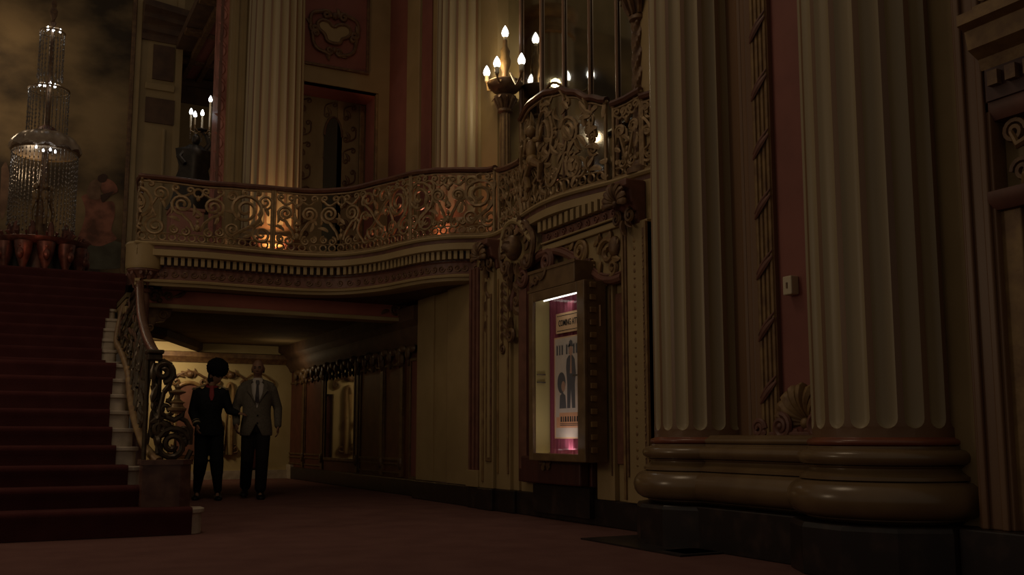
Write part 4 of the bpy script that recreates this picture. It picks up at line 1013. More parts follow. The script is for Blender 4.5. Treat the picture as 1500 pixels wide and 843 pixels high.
flat([(150, 262), (160, 263), (169, 270), (172, 281), (158, 287), (148, 279)], 'paint_pink', 'painted_shoulder', .010)
flat([(140, 268), (145, 262), (149, 270), (144, 278)], 'paint_flesh', 'painted_face', .011)
flat([(144, 258), (151, 255), (157, 258), (155, 266), (148, 268), (143, 264)], 'paint_dark', 'painted_hair', .012)
flat([(147, 286), (166, 281), (160, 289), (150, 297)], 'paint_dark', 'painted_sash', .013)
flat([(2, 246), (9, 238), (14, 262), (10, 300), (3, 322), (0, 300)], 'paint_flesh', 'painted_drapery', .006)
# recess between mural and marbled strip
YR = 19.4
x1 = P3(256, 120).x
mb = MB(); mb.box(-3, 5.6, YR, YR + .2, ZB, 12); struct('wall_recess', mb, M['cream'], smooth=False)
mb = MB(); mb.box(x1, x1 + .12, YM, YR, ZB, 12); struct('wall_recess_side', mb, M['cream'], smooth=False)
q0 = P3(230, 62); q1 = P3(230, 35)
mb = MB(); zc = P3(240, 62).z
mb.sweep([(xr, YM + .03), (x1, YM + .03), (x1 + .02, YR)], [(0, zc), (.05, zc), (.08, zc + .1), (.16, zc + .14), (.16, zc + .24), (.28, zc + .34), (.28, zc + .42), (.4, zc + .5), (.4, zc + .62), (0, zc + .7)]); struct('trim_33', mb, M['coffer'], smooth=False)
mb = MB(); a = P3(223, 115); b = P3(256, 70); mb.box(a.x, b.x, YM - .01, YM + .03, a.z, b.z); a = P3(212, 178); b = P3(256, 148); mb.box(a.x, b.x, YM - .01, YM + .03, a.z, b.z); struct('trim_34', mb, M['coffer'], smooth=False)
mb = MB(); a = P3(213, 120); mb.box(a.x, x1, YM - .03, YM + .03, a.z - .12, a.z); a = P3(235, 260); b = P3(242, 190); mb.box(a.x, b.x, YM - .03, YM + .03, ZB, b.z); struct('trim_35', mb, M['cream'], smooth=False, bevel=.01)
zr = atY(280, 118, YR).z
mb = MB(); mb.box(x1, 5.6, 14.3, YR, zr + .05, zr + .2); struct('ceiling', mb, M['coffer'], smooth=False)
mb = MB()
for xa, xb in ((263, 270), (286, 293)):
    u0, u1 = atY(xa, 114, YR).x, atY(xb, 114, YR).x; mb.box(u0, u1, 14.3, YR, zr - .06, zr + .05, 0)
u0, u1 = atY(270, 114, YR).x, atY(286, 114, YR).x; mb.box(u0, u1, 14.3, YR, zr - .01, zr + .05, 1)
for y in (15.5, 16.9, 18.3): mb.box(x1, 4.2, y, y + .2, zr - .03, zr + .05, 0)
struct('trim_36', mb, [M['gold_dark'], M['red']], smooth=False, bevel=.01)
mb = MB(); a = atY(262, 150, YR); mb.box(a.x, a.x + 2.2, YR - .05, YR, a.z, zr - .15, 0); mb.box(x1, 5.2, YR - .12, YR, zr - .15, zr, 0); struct('trim_37', mb, M['coffer'], smooth=False)

# ================================================================== CANDELABRUM AT THE MIRROR
def flame_bulb(c, parent, m, R=.03, H=.105, socket=True):
    mb = MB(); prof = [(.012, 0), (R * .8, .012), (R, H * .28), (R * .92, H * .48), (R * .6, H * .72), (R * .25, H * .9), (.002, H)]
    mb.lathe(prof, c, 14); b = mb.build('bulb', m, parent); return b
CX, CY, CZ = 5.12, 9.98, ZB
t = thing('candelabrum', (CX, CY, CZ), 'gilt pedestal candelabrum with glowing flame bulbs, standing behind the balcony railing', 'candelabrum')
zcap = atX(748, 137, CX).z; zbowl = atX(748, 112, CX).z; zsh = atX(748, 162, CX).z
mb = MB(); mb.lathe([(.16, ZB), (.16, ZB + .1), (.12, ZB + .14), (.10, ZB + .3), (.085, ZB + .34)], (CX, CY, 0), 24); mb.build('foot', M['gold_dark'], t)
mb = MB(); fluted_shaft(mb, (CX, CY, 0), .075, ZB + .3, zsh, 10, .065); mb.build('shaft', [M['gold'], M['gold_dark']], t)
mb = MB(); mb.lathe([(.066, zsh), (.09, zsh + .02), (.09, zsh + .05), (.07, zsh + .06), (.085, zsh + .12), (.13, zcap - .03), (.135, zcap)], (CX, CY, 0), 24)
for i in range(10):
    q = 2 * PI * i / 10; mb.tube([(CX + r * cos(q), CY + r * sin(q), z) for r, z in ((.07, zsh + .06), (.10, zsh + .12), (.14, zcap - .02), (.16, zcap - .05))], [.02, .024, .02, .006], 5)
mb.build('capital', M['gold_dark'], t)
mb = MB(); mb.lathe([(.05, zcap), (.06, zcap + .03), (.15, zcap + .07), (.205, zcap + .13), (.215, zcap + .17), (.20, zcap + .185), (.06, zcap + .17)], (CX, CY, 0), 28); mb.build('bowl', M['gold_dark'], t)
mb = MB(); mb.lathe([(.045, zbowl), (.035, zbowl + .1), (.06, zbowl + .18), (.07, zbowl + .24), (.05, zbowl + .30), (.06, zbowl + .36), (.03, zbowl + .42), (.028, zbowl + .5)], (CX, CY, 0), 18); mb.build('stem', M['gold'], t)
ztop = atX(747, 46, CX).z
mb = MB(); mb.tube([(CX, CY, zbowl + .45), (CX, CY, ztop - .02)], .02, 8); mb.build('top_socket', M['white'], t); flame_bulb((CX, CY, ztop - .02), t, M['bulb'], .042, .14)
def zat(x, y, py):
    k = (CYP - py) / FPX; a = x * CU.x + y * CU.y; b = x * CF.x + y * CF.y
    return EYE + (k * b - a) / (CU.z - k * CF.z)
def arm(end):
    ex, ey, zt = end; dx, dy = ex - CX, ey - CY
    low = min(zbowl - .07, zt - .14)
    mb = MB(); mb.tube([(CX + dx * .35, CY + dy * .35, zbowl - .03), (CX + dx * .7, CY + dy * .7, low), (CX + dx * .93, CY + dy * .93, low + .015), (ex, ey, zt - .07)], .014, 7); mb.ell((ex, ey, zt - .085), (.024, .024, .02), 8, 6)
    a = mb.build('arm', M['gold'], t)
    mb = MB(); mb.lathe([(.02, zt - .08), (.028, zt - .07), (.024, zt)], (ex, ey, 0), 12); mb.build('socket', M['white'], a); flame_bulb((ex, ey, zt - .005), a, M['bulb'], .042, .135)
for px, py, X in ((713, 111, 5.02), (728, 98, 4.86), (764, 94, 4.88)): arm(atX(px, py, X))
# twisted column right of the tall panel
tc = atX(937, 100, 4.92)
t = thing('twisted_column', (4.92, tc.y, ZB), 'small gilt column with spiral fluting and leafy capital, at the end of the balcony railing', 'column')
z0c, z1c = ZB + .1, atX(937, 30, 4.92).z
mb = MB(); rows = []
for k in range(60):
    f = k / 59; row = []
    for j in range(24): q = 2 * PI * j / 24; r = .062 + .012 * cos(5 * (q - f * 9)); row.append((4.92 + r * cos(q), tc.y + r * sin(q), z0c + (z1c - z0c) * f))
    rows.append(row)
mb.loft(rows); mb.build('shaft', M['gold_dark'], t)
mb = MB(); mb.lathe([(.13, ZB), (.13, ZB + .05), (.09, ZB + .08), (.07, z0c + .02)], (4.92, tc.y, 0), 20); mb.build('base', M['gold_dark'], t)
mb = MB(); mb.lathe([(.065, z1c - .02), (.09, z1c), (.09, z1c + .03), (.075, z1c + .05), (.10, z1c + .14), (.14, z1c + .24), (.15, z1c + .28), (.15, z1c + .34)], (4.92, tc.y, 0), 20)
for i in range(9):
    q = 2 * PI * i / 9; mb.tube([(4.92 + r * cos(q), tc.y + r * sin(q), z) for r, z in ((.08, z1c + .05), (.12, z1c + .14), (.16, z1c + .22), (.18, z1c + .18))], [.022, .028, .022, .006], 5)
mb.build('capital', M['gold_dark'], t)

# ================================================================== DARK STATUE WITH LIGHTS, ROSE PEDESTAL
YS = 14.7
def S(x, y, Y=YS): return atY(x, y, Y)
a, b = S(251, 303), S(299, 303)
t = thing('rose_pedestal', ((a.x + b.x) / 2, YS, ZB), 'rose marble block pedestal behind the left end of the balcony railing', 'pedestal')
mb = MB(); mb.box(a.x, b.x, YS - .05, YS + .4, ZB + .1, a.z - .05); mb.build('die', M['rosemarble'], t, smooth=False, bevel=.01)
mb = MB(); mb.box(a.x - .015, b.x + .015, YS - .065, YS + .415, a.z - .05, a.z); mb.build('cap', M['rosemarble'], t, smooth=False, bevel=.012)
mb = MB(); mb.box(a.x - .03, b.x + .03, YS - .08, YS + .43, ZB, ZB + .1); mb.build('plinth', M['rosemarble'], t, smooth=False, bevel=.012)
sx_, zs0 = S(291, 250).x, a.z
c = Vector((sx_ - .05, YS + .18, zs0))
t = thing('statue_candelabrum', c, 'dark bronze statue holding up a cluster of small white lights, on the rose pedestal', 'candelabrum')
zh = S(291, 200).z
H = zh - zs0
mb = MB()
rings = []
KS = 1.65
for f, rx, ry, ox in ((0, .21, .19, 0), (.08, .19, .17, .01), (.25, .16, .14, .0), (.45, .15, .13, -.01), (.58, .12, .10, 0), (.72, .15, .11, .01), (.84, .16, .10, .015), (.88, .08, .07, .015), (.92, .05, .05, .015)):
    rings.append([(c.x + ox + KS * rx * cos(q) * (1 + .12 * sin(5 * q + f * 4)), c.y + ry * sin(q) * (1 + .12 * cos(4 * q)), zs0 + H * f) for q in [2 * PI * i / 28 for i in range(28)]])
mb.loft(rings); mb.ell((c.x + .02, c.y - .02, zs0 + H * .99), (.068, .075, .09), 14, 10)
mb.tube([(c.x - .13, c.y, zs0 + H * .84), (c.x - .22, c.y - .05, zs0 + H * .72), (c.x - .14, c.y - .12, zs0 + H * .62)], [.05, .042, .03], 9)
mb.tube([(c.x + .14, c.y, zs0 + H * .84), (c.x + .22, c.y - .02, zs0 + H * .95), (c.x + .15, c.y, zs0 + H * 1.12)], [.05, .042, .028], 9)
mb.build('figure', M['statue'], t)
zc = S(300, 186).z; cc = Vector((S(300, 180).x, c.y, zc))
mb = MB(); mb.tube([(c.x + .15, c.y, zs0 + H * 1.08), (cc.x, cc.y, zc - .02)], .022, 8); mb.lathe([(.03, zc - .04), (.09, zc - .01), (.09, zc + .01), (.03, zc + .02)], (cc.x, cc.y, 0), 16); mb.build('stem', M['statue'], t)
for i, (px, py) in enumerate(((310, 142), (284, 156), (287, 165), (302, 156), (321, 160))):
    q = S(px, py); ey = c.y + (-.1, .05, -.12, .12, -.05)[i]
    mb = MB(); mb.tube([(cc.x, cc.y, zc), ((cc.x + q.x) / 2, (cc.y + ey) / 2, zc - .06), (q.x, ey, zc - .01), (q.x, ey, zc + .04)], .011, 6); a_ = mb.build('arm', M['bronze'], t)
    mb = MB(); mb.tube([(q.x, ey, zc + .03), (q.x, ey, q.z - .05)], .014, 8); mb.build('candle', M['white'], a_); flame_bulb((q.x, ey, q.z - .055), a_, M['bulbfar'], .028, .10)
    mb = MB()
    for k in range(4): mb.ell((q.x, ey, zc - .03 - k * .035), (.009, .009, .014), 6, 5)
    mb.build('drop', M['crystal'], a_)

# red leaved plants on the balcony floor
def red_plant(px, label):
    q = atY(px, 345, 12.62); x0 = q.x
    t = thing('red_plant', (x0, 12.62, ZB), label, 'plant', 'red plants on the balcony')
    mb = MB(); mb.lathe([(.07, ZB), (.09, ZB + .01), (.11, ZB + .12), (.12, ZB + .13), (.10, ZB + .14)], (x0, 12.62, 0), 18); mb.build('pot', M['gold_dark'], t)
    P = MB()
    for i in range(34):
        a = random.uniform(0, 2 * PI); e = random.uniform(.1, 1.3); L = random.uniform(.10, .2)
        p = Vector((x0, 12.62, ZB + .13)); d = Vector((cos(a) * cos(e), sin(a) * cos(e), sin(e)))
        P.tube([p + d * L * k for k in (.2, .5, .8, 1.05)], [.008, .03, .028, .003], 5, flat=.35)
    P.build('foliage', M['copper'], t)
red_plant(371, 'red leaved plant behind the railing, at the foot of the orange lit column')
red_plant(416, 'wider red leaved plant behind the railing, right of the orange lit column')

# ================================================================== CRYSTAL FOUNTAIN
FY = 16.4
def Fp(x, y): return atY(x, y, FY)
fx = Fp(62, 300).x
t = thing('crystal_fountain', (fx, FY, ZB), 'tall tiered crystal fountain with hanging bead strands and red lit basin above the stairs', 'fountain')
zt1, zt2, zt3 = Fp(70, 47).z, Fp(70, 132).z, Fp(62, 222).z
zb1, zb2, zb3 = Fp(70, 120).z, Fp(70, 212).z, Fp(62, 340).z
zba, zbb = Fp(62, 357).z, Fp(62, 392).z
k1 = abs(Fp(100, 300).x - Fp(0, 300).x) / 100     # metres per photo pixel across
r1, r2, r3 = 19 * k1, 31 * k1, 50 * k1
mb = MB(); mb.lathe([(.05, ZB + .3), (.09, ZB + .6), (.07, zt3 - .5), (.045, zt3), (.035, zt2), (.03, zt1 + .1), (.05, zt1 + .16), (.02, zt1 + .2), (.055, zt1 + .30), (.06, zt1 + .36), (.03, zt1 + .42), (.045, zt1 + .48), (.02, zt1 + .56), (.004, zt1 + .75)], (fx, FY, 0), 18); mb.build('stem', M['gold_dark'], t)
def tier(r, zt, zb, n, nm):
    mb = MB(); mb.tube([(fx + r * cos(q), FY + r * sin(q), zt) for q in [2 * PI * i / 28 for i in range(28)]], .016, 6, closed=True)
    for i in range(8): q = 2 * PI * i / 8; mb.tube([(fx, FY, zt + .1), (fx + r * .6 * cos(q), FY + r * .6 * sin(q), zt + .07), (fx + r * cos(q), FY + r * sin(q), zt)], .010, 5)
    g = mb.build('tier_ring', M['bronze'], t)
    for i in range(n):
        q = 2 * PI * (i + .3) / n; x, y = fx + r * cos(q), FY + r * sin(q); L = (zt - zb) * random.uniform(.86, 1.0)
        s = MB(); s.tube([(x, y, zt), (x, y, zt - L)], .004, 3)
        z = zt - .05
        while z > zt - L: s.ell((x, y, z), (.011, .011, .017), 5, 4); z -= random.uniform(.055, .10)
        s.ell((x, y, zt - L), (.016, .016, .03), 6, 4)
        s.build('crystal_strand', M['crystal'], g)
tier(r1, zt1, zb1, 20, 'top'); tier(r2, zt2, zb2, 30, 'mid'); tier(r3, zt3 - .02, zb3, 48, 'low')
# scalloped canopy over the lowest tier
mb = MB(); rows = []
for k in range(9):
    f = k / 8; r = .10 + (r3 * 1.06 - .10) * sin(f * PI / 2); z = zt3 + .30 * cos(f * PI / 2) + .01
    rows.append([(fx + r * (1 + .05 * f * abs(cos(6 * q))) * cos(q), FY + r * (1 + .05 * f * abs(cos(6 * q))) * sin(q), z + .05 * f * abs(cos(6 * q)) - .03 * f) for q in [2 * PI * i / 72 for i in range(72)]])
mb.loft(rows); mb.build('canopy', M['shellglass'], t)
mb = MB(); mb.lathe([(.17, zt3 + .29), (.18, zt3 + .31), (.12, zt3 + .38), (.05, zt3 + .42)], (fx, FY, 0), 20); mb.build('canopy_cap', M['copper'], t)
for (px, py) in ((70, 44), (78, 46), (88, 48)): q = Fp(px, py); flame_bulb((q.x, FY - .1, q.z - .04), t, M['bulbfar'], .02, .07)
for (px, py) in ((58, 127), (65, 128), (73, 126), (80, 129)): q = Fp(px, py); flame_bulb((q.x, FY - .14, q.z - .04), t, M['bulbfar'], .02, .07)
for (px, py) in ((52, 223), (62, 228), (72, 227), (79, 230)): q = Fp(px, py); flame_bulb((q.x, FY - r3 * .92, q.z - .05), t, M['bulbfar'], .015, .05)
# inner gilt figure group
mb = MB()
for i in range(4):
    q = 2 * PI * i / 4 + .3; mb.ell((fx + .1 * cos(q), FY + .1 * sin(q), zb3 + .55), (.06, .06, .1), 10, 8); mb.ell((fx + .11 * cos(q), FY + .11 * sin(q), zb3 + .70), (.04, .04, .05), 10, 8); mb.tube([(fx + .12 * cos(q), FY + .12 * sin(q), zb3 + .48), (fx + .17 * cos(q), FY + .17 * sin(q), zb3 + .3), (fx + .14 * cos(q), FY + .14 * sin(q), zb3 + .1)], [.035, .03, .02], 7)
mb.build('figure_group', M['bronze'], t)
# basin with urn shaped supports
RB = 72 * k1
mb = MB(); mb.lathe([(RB * .3, zba - .05), (RB * .86, zba - .02), (RB * .98, zba + .01), (RB, zba), (RB * .97, zba - .06), (RB * .90, zba - .09), (RB * .3, zba - .10)], (fx, FY, 0), 48); mb.build('basin', M['copper'], t)
mb = MB(); mb.lathe([(RB * .62, ZB), (RB * .62, zba - .1)], (fx, FY, 0), 32); mb.build('drum', M['statue'], t)
for i in range(12):
    q = 2 * PI * i / 12 - PI / 2 + .12; x, y = fx + RB * .86 * cos(q), FY + RB * .86 * sin(q); h = zba - .08 - ZB
    mb = MB(); mb.lathe([(.06, ZB), (.07, ZB + .03), (.03, ZB + .10), (.04, ZB + h * .3), (.10, ZB + h * .62), (.125, ZB + h * .85), (.13, ZB + h)], (x, y, 0), 14); u = mb.build('urn', M['copper'], t)
    mb = MB(); mb.ell((x + .1 * cos(q), y + .1 * sin(q), ZB + h * .66), (.05, .05, .09), 8, 6); mb.ell((x + .1 * cos(q), y + .1 * sin(q), ZB + h * .88), (.035, .035, .045), 8, 6); mb.build('mask', M['copper'], u)
P = MB()
for i in range(30):
    q = 2 * PI * i / 30; x, y = fx + RB * .9 * cos(q), FY + RB * .9 * sin(q)
    P.tube([(x, y, zba - .02), (x + .05 * cos(q), y + .05 * sin(q), zba + .06), (x + .12 * cos(q), y + .12 * sin(q), zba + .05)], [.02, .035, .004], 5, flat=.5)
    if i % 3 == 0: P.ell((fx + RB * .62 * cos(q), FY + RB * .62 * sin(q), zba + .12), (.05, .05, .16), 8, 6)
P.build('leaf_rim', M['copper'], t)

# ================================================================== GRAND STAIRCASE
NZ = [.205 + .1647 * i for i in range(9)] + [1.523 + (ZB - 1.523) * (i + 1) / 10 for i in range(10)]
NY = [8.32 + .29 * i for i in range(9)] + [12.48 + .258 * i for i in range(10)]
xend = [308, 258, 219, 205, 199, 192, 186, 185, 189, 174, 168, 166, 167, 169, 172, 176, 180, 184, 188]
xcar = [286, 236, 190, 171, 164, 159, 158.5, 161, 165, 149, 143, 142, 143, 145.5, 151, 161, 172, 173, 174]
XE = [atY(x, HOR, y).x for x, y in zip(xend, NY)]; XCp = [atY(x, HOR, y).x for x, y in zip(xcar, NY)]
for i in range(14, 19): XE[i] = min(max(XE[i], 1.24), 1.285)
XL = -2.2
t = thing('grand_staircase', (0, 8.3, 0), 'grand cream marble staircase flaring at the foot, rising left of the passage', 'staircase')
for i in range(19):
    yb = NY[i + 1] + .02 if i < 18 else 14.9
    mb = MB(); z0 = 0 if i == 0 else NZ[i - 1] - .1
    xe = XE[i]
    # body and projecting nosing, corner rounded at the outer end
    r = .14 if i < 3 else .05
    def outline(xe, y0, yb, r): return [(XL, yb), (XL, y0)] + [(xe - r + r * sin(q), y0 + r - r * cos(q)) for q in [PI / 2 * k / 6 for k in range(7)]] + [(xe, yb)]
    mb.prism(outline(xe - .02, NY[i] + .02, yb, r), lambda u, v, w: (u, v, w), z0, NZ[i] - .035)
    mb.prism(outline(xe, NY[i], yb, r + .01), lambda u, v, w: (u, v, w), NZ[i] - .035, NZ[i])
    mb.build('step', M['stone'], t, smooth=False, bevel=.006)
rn = thing('stair_runner', (0, 8.3, 0), 'dark red carpet covering the staircase treads', 'carpet')
for i in range(19):
    yb = NY[i + 1] + .012 if i < 18 else 14.9
    zb = 0.004 if i == 0 else NZ[i - 1] + .012
    mb = MB(); y0 = NY[i]; xc = XCp[i]; z = NZ[i]
    # cross-section: riser face, rounded nosing, tread
    sec = [(y0 + .018, zb), (y0 + .004, zb), (y0 - .004, z - .06), (y0 - .016, z - .03), (y0 - .016, z - .008), (y0 - .006, z + .010), (y0 + .012, z + .014), (yb, z + .014), (yb, z + .001), (y0 + .01, z + .001), (y0 - .001, z - .002), (y0 - .001, z - .035), (y0 + .018, z - .036)]
    n = len(sec); vs = [(XL, a, b) for a, b in sec] + [(xc, a, b) for a, b in sec]
    mb.add(vs, [(k, (k + 1) % n, n + (k + 1) % n, n + k) for k in range(n)] + [tuple(range(n)), tuple(range(2 * n - 1, n - 1, -1))])
    mb.build('carpet_step', M['runner'], rn, ang=50)
# side wall below the flights
sp = [(XE[i] - .09, NY[i] + .1) for i in range(3, 16)]
mb = MB()
mb.prism([(x, y) for x, y in sp] + [(sp[-1][0] - .25, sp[-1][1])] + [(x - .25, y) for x, y in sp[::-1]], lambda u, v, w: (u, v, w), 0, .5); struct('wall_stair', mb, M['newelstone'], smooth=False)

# stair balustrade with iron scrollwork, newel and lamp finial
low = [atY(232, 676, 8.62), atY(213, 656, 8.80), atY(203, 632, 9.0), atY(196, 607, 9.25), atY(191, 575, 9.6), atY(188, 545, 10.2), atY(178, 516, 11.2), atY(171, 500, 12.2), atY(176, 470, 12.9), atY(184, 440, 13.6)]
top = [atY(229, 520, 8.70), atY(221, 508, 9.2), atY(213, 488, 9.9), atY(207, 462, 10.8), atY(205, 432, 11.7), atY(205, 412, 12.25)]
lowp, topp = smooth_path(low, 6), smooth_path(top, 6)
nx_, ny_ = atz(246, 742, .205).x, 8.62
t = thing('stair_balustrade', (nx_, ny_, .2), 'dark bronze scrollwork stair balustrade with curved rail, newel and volute', 'balustrade')
mb = MB(); mb.tube(topp, .042, 10, flat=1.1); mb.build('handrail', M['newelstone'], t)
mb = MB(); mb.tube(lowp, .036, 10); mb.tube([p + Vector((.02, -.01, -.05)) for p in lowp], .02, 8); mb.build('base_rail', M['gold'], t)
# marble block under the newel with rounded polished end
a = atz(232, 744, .205).x; b = atz(279, 744, .205).x
mb = MB(); rr = .10; pl = [(a - .16, 8.46), (b - rr, 8.46)] + [(b - rr + rr * sin(q), 8.56 - rr * cos(q)) for q in [PI * k / 10 for k in range(11)]] + [(a - .16, 8.66)]
mb.prism(pl, lambda u, v, w: (u, v, w), .205, .56); mb.build('newel_base', M['newelstone'], t, ang=30)
mb = MB(); mb.prism([(x + (.015 if x > a else -.015), y + (-.015 if y < 8.5 else .015 if y > 8.64 else 0)) for x, y in pl], lambda u, v, w: (u, v, w), .56, .60); mb.build('newel_base_cap', M['newelstone'], t, ang=30)
q0, q1 = atY(214, 518, 8.7), atY(239, 518, 8.7)
mb = MB(); xc = (q0.x + q1.x) / 2; hw = (q1.x - q0.x) / 2; zc = q0.z
mb.box(xc - hw, xc + hw, 8.62, 8.80, zc - .005, zc + .03); mb.box(xc - hw * .85, xc + hw * .85, 8.64, 8.78, zc - .06, zc - .005); mb.build('newel_cap', M['iron'], t, smooth=False, bevel=.01)
mb = MB()
for sx in (-1, 1): mb.tube([(xc + sx * hw * .75, 8.71, zc - .06), (xc + sx * hw * .7, 8.71, 1.0), (xc + sx * hw * .8, 8.67, .6)], .020, 8)
mb.build('newel_bar', M['iron'], t)
# scrollwork: a ruled surface between base rail and handrail
def ruled(f, v):
    i = min(len(lowp) - 1, int(f * (len(lowp) - 1))); g = f * (len(lowp) - 1) - i; j = min(i + 1, len(lowp) - 1); A = lowp[i].lerp(lowp[j], g)
    i = min(len(topp) - 1, int(f * (len(topp) - 1))); g = f * (len(topp) - 1) - i; j = min(i + 1, len(topp) - 1); B = topp[i].lerp(topp[j], g)
    return A.lerp(B, v)
P = Panel(lambda u, v, w: ruled(max(0, min(1, u)), v) + Vector((w, 0, 0)))
for k in range(9):
    c = (k + .5) / 9; w = 1 / 9
    P.line([(c + w * .46 * (p[0]), p[1]) for p in spiral(0, .66, .20, 0, 1.8)], .018, 5); P.line([(c + w * .46 * p[0] * 3, .28 + (p[1] - .28) * 1.0) for p in spiral(0, .28, .17, PI, -1.6)], .018, 5)
    P.line([(c - w * .4, .06), (c + w * .1, .5), (c + w * .4, .94)], .016); P.line([(c + w * .4, .05), (c - w * .1, .5), (c - w * .4, .92)], .014)
    for m_ in range(6): P.leaf(c + random.uniform(-.05, .05), random.uniform(.1, .85), random.uniform(0, 6), .10, .034)
P.mb.build('scrollwork', M['iron'], t)
# volutes right of the newel, in the plane of its front
def V(x, y): return atY(x, y, 8.66)
def vline(px, r, n=7): mbv.tube([V(x, y) for x, y in px], r, n)
def vspiral(cx, cy, r, a0, turns): return [(x, cy - (y - cy)) for x, y in spiral(cx, cy, r, a0, turns)]
mbv = MB()
vline(vspiral(240, 545, 16, -PI / 2, 1.6), .026); vline([(238, 529), (249, 534), (252, 550), (247, 566), (240, 575)], .024)
vline(vspiral(243, 600, 13, PI / 2, -1.4), .02); vline([(243, 611), (255, 616), (266, 610), (268, 600), (262, 596)], .026)
vline(vspiral(252, 652, 26, PI * .1, 1.9), .026); vline([(278, 652), (280, 630), (272, 617), (262, 612)], .022)
vline(vspiral(268, 634, 11, PI, 1.5), .018); vline(vspiral(235, 628, 12, 0, -1.6), .02); vline([(232, 676), (252, 682), (272, 676), (280, 660)], .024)
vline([(240, 575), (234, 600), (232, 640), (236, 676)], .02); vline([(247, 566), (252, 580), (246, 590)], .018)
mbv.build('volute', M['iron'], t)
P = Panel(lambda u, v, w: V(u, v) + Vector((0, -w, 0))); P.mb = MB()
for (x, y, a, L) in ((240, 560, .5, .12), (232, 610, 1.2, .12), (225, 560, 1.6, .16), (222, 590, 1.3, .16), (228, 640, .8, .16), (245, 625, -.4, .12), (262, 645, 1.2, .12), (272, 655, 1.8, .1), (238, 660, 2.2, .13), (220, 620, .4, .14), (252, 628, 2.5, .12), (246, 540, 2.2, .1)):
    p = V(x, y); pts = [p + Vector((cos(a) * L * k, 0, sin(a) * L * k)) for k in (0, .3, .6, 1)]; P.mb.tube(pts, [.008, .03, .028, .004], 6, flat=.6)
P.mb.build('leaf', M['iron'], t)
f0 = V(259, 596)
prof = [(.05, 0), (.055, .02), (.085, .03), (.09, .055), (.06, .065), (.055, .10), (.075, .115), (.05, .13), (.028, .15), (.024, .19), (.05, .205), (.075, .215), (.08, .225), (.045, .24), (.02, .25), (.028, .275), (.012, .30), (.003, .31)]
mb = MB(); mb.lathe([(r * .9, z * .82) for r, z in prof], f0 - Vector((0, 0, .06)), 20); mb.build('finial', M['bronze'], t)

# ================================================================== PEOPLE
def fuse(mb, name, m, parent, mtx, voxel=.009, smooth_it=4):
    """joins overlapping shapes into one continuous skin"""
    me = bpy.data.meshes.new(name); me.from_pydata([tuple(v) for v in mb.v], [], mb.f)
    bm = bmesh.new(); bm.from_mesh(me); bmesh.ops.recalc_face_normals(bm, faces=bm.faces); bm.to_mesh(me); bm.free()
    tmp = bpy.data.objects.new(name, me); COL.objects.link(tmp)
    r = tmp.modifiers.new('r', 'REMESH'); r.mode = 'VOXEL'; r.voxel_size = voxel
    s = tmp.modifiers.new('s', 'SMOOTH'); s.factor = .5; s.iterations = smooth_it
    dg = bpy.context.evaluated_depsgraph_get(); me2 = bpy.data.meshes.new_from_object(tmp.evaluated_get(dg))
    bpy.data.objects.remove(tmp); bpy.data.meshes.remove(me)
    me2.name = name; me2.materials.clear(); me2.materials.append(m)
    me2.transform(mtx)
    for p in me2.polygons: p.use_smooth = True
    o = bpy.data.objects.new(name, me2); COL.objects.link(o); o.parent = parent; return o
def plain(mb, name, m, parent, mtx, smooth=True):
    o = mb.build(name, m, None, smooth=smooth); o.data.transform(mtx); o.parent = parent; return o
def cap(mb, a, b, ra, rb, n=12):
    a, b = Vector(a), Vector(b); d = (b - a).normalized()
    pts = [a - d * ra * .95, a - d * ra * .7, a - d * ra * .35] + [a.lerp(b, k / 4) for k in range(5)] + [b + d * rb * .35, b + d * rb * .7, b + d * rb * .95]
    rr = [ra * .3, ra * .71, ra * .94] + [ra + (rb - ra) * k / 4 for k in range(5)] + [rb * .94, rb * .71, rb * .3]
    mb.tube(pts, rr, n)
def oval(mb, spec, n=24):
    mb.loft([[(cx + rx * cos(q), cy + ry * sin(q), z) for q in [2 * PI * i / n for i in range(n)]] for z, rx, ry, cx, cy in spec])
def head_shape(mb, c, yaw, tilt, s=1.0):
    R = Matrix.Rotation(yaw, 3, 'Z') @ Matrix.Rotation(tilt, 3, 'X')
    def fn(p, d):
        q = Vector(p)
        if d.z < 0:
            k = 1 - .34 * (-d.z) ** 1.4; q.x *= k
            if d.y < 0: q.y *= 1 - .10 * (-d.z)
            else: q.y *= 1 - .45 * (-d.z)
        g = lambda cx, cz, sx, sz: math.exp(-(((d.x - cx) / sx) ** 2 + ((d.z - cz) / sz) ** 2))
        if d.y < 0:
            q.y -= .026 * s * g(0, -.22, .13, .16) + .010 * s * g(0, .05, .10, .16) + .010 * s * g(0, -.82, .3, .16) + .008 * s * g(0, -.55, .22, .08)
            q.y += .016 * s * (g(.36, .02, .17, .10) + g(-.36, .02, .17, .10)); q.y -= .007 * s * g(0, .22, .6, .08)
            q.y += .006 * s * g(0, -.44, .2, .04)
        return q
    mb.ell(c, (.076 * s, .098 * s, .118 * s), 40, 30, mtx=R, fn=fn)
    for sx in (-1, 1):
        p = Vector(c) + R @ Vector((sx * .077 * s, .012, -.005)); mb.ell(p, (.012, .022, .032), 10, 8, mtx=R)
    return R
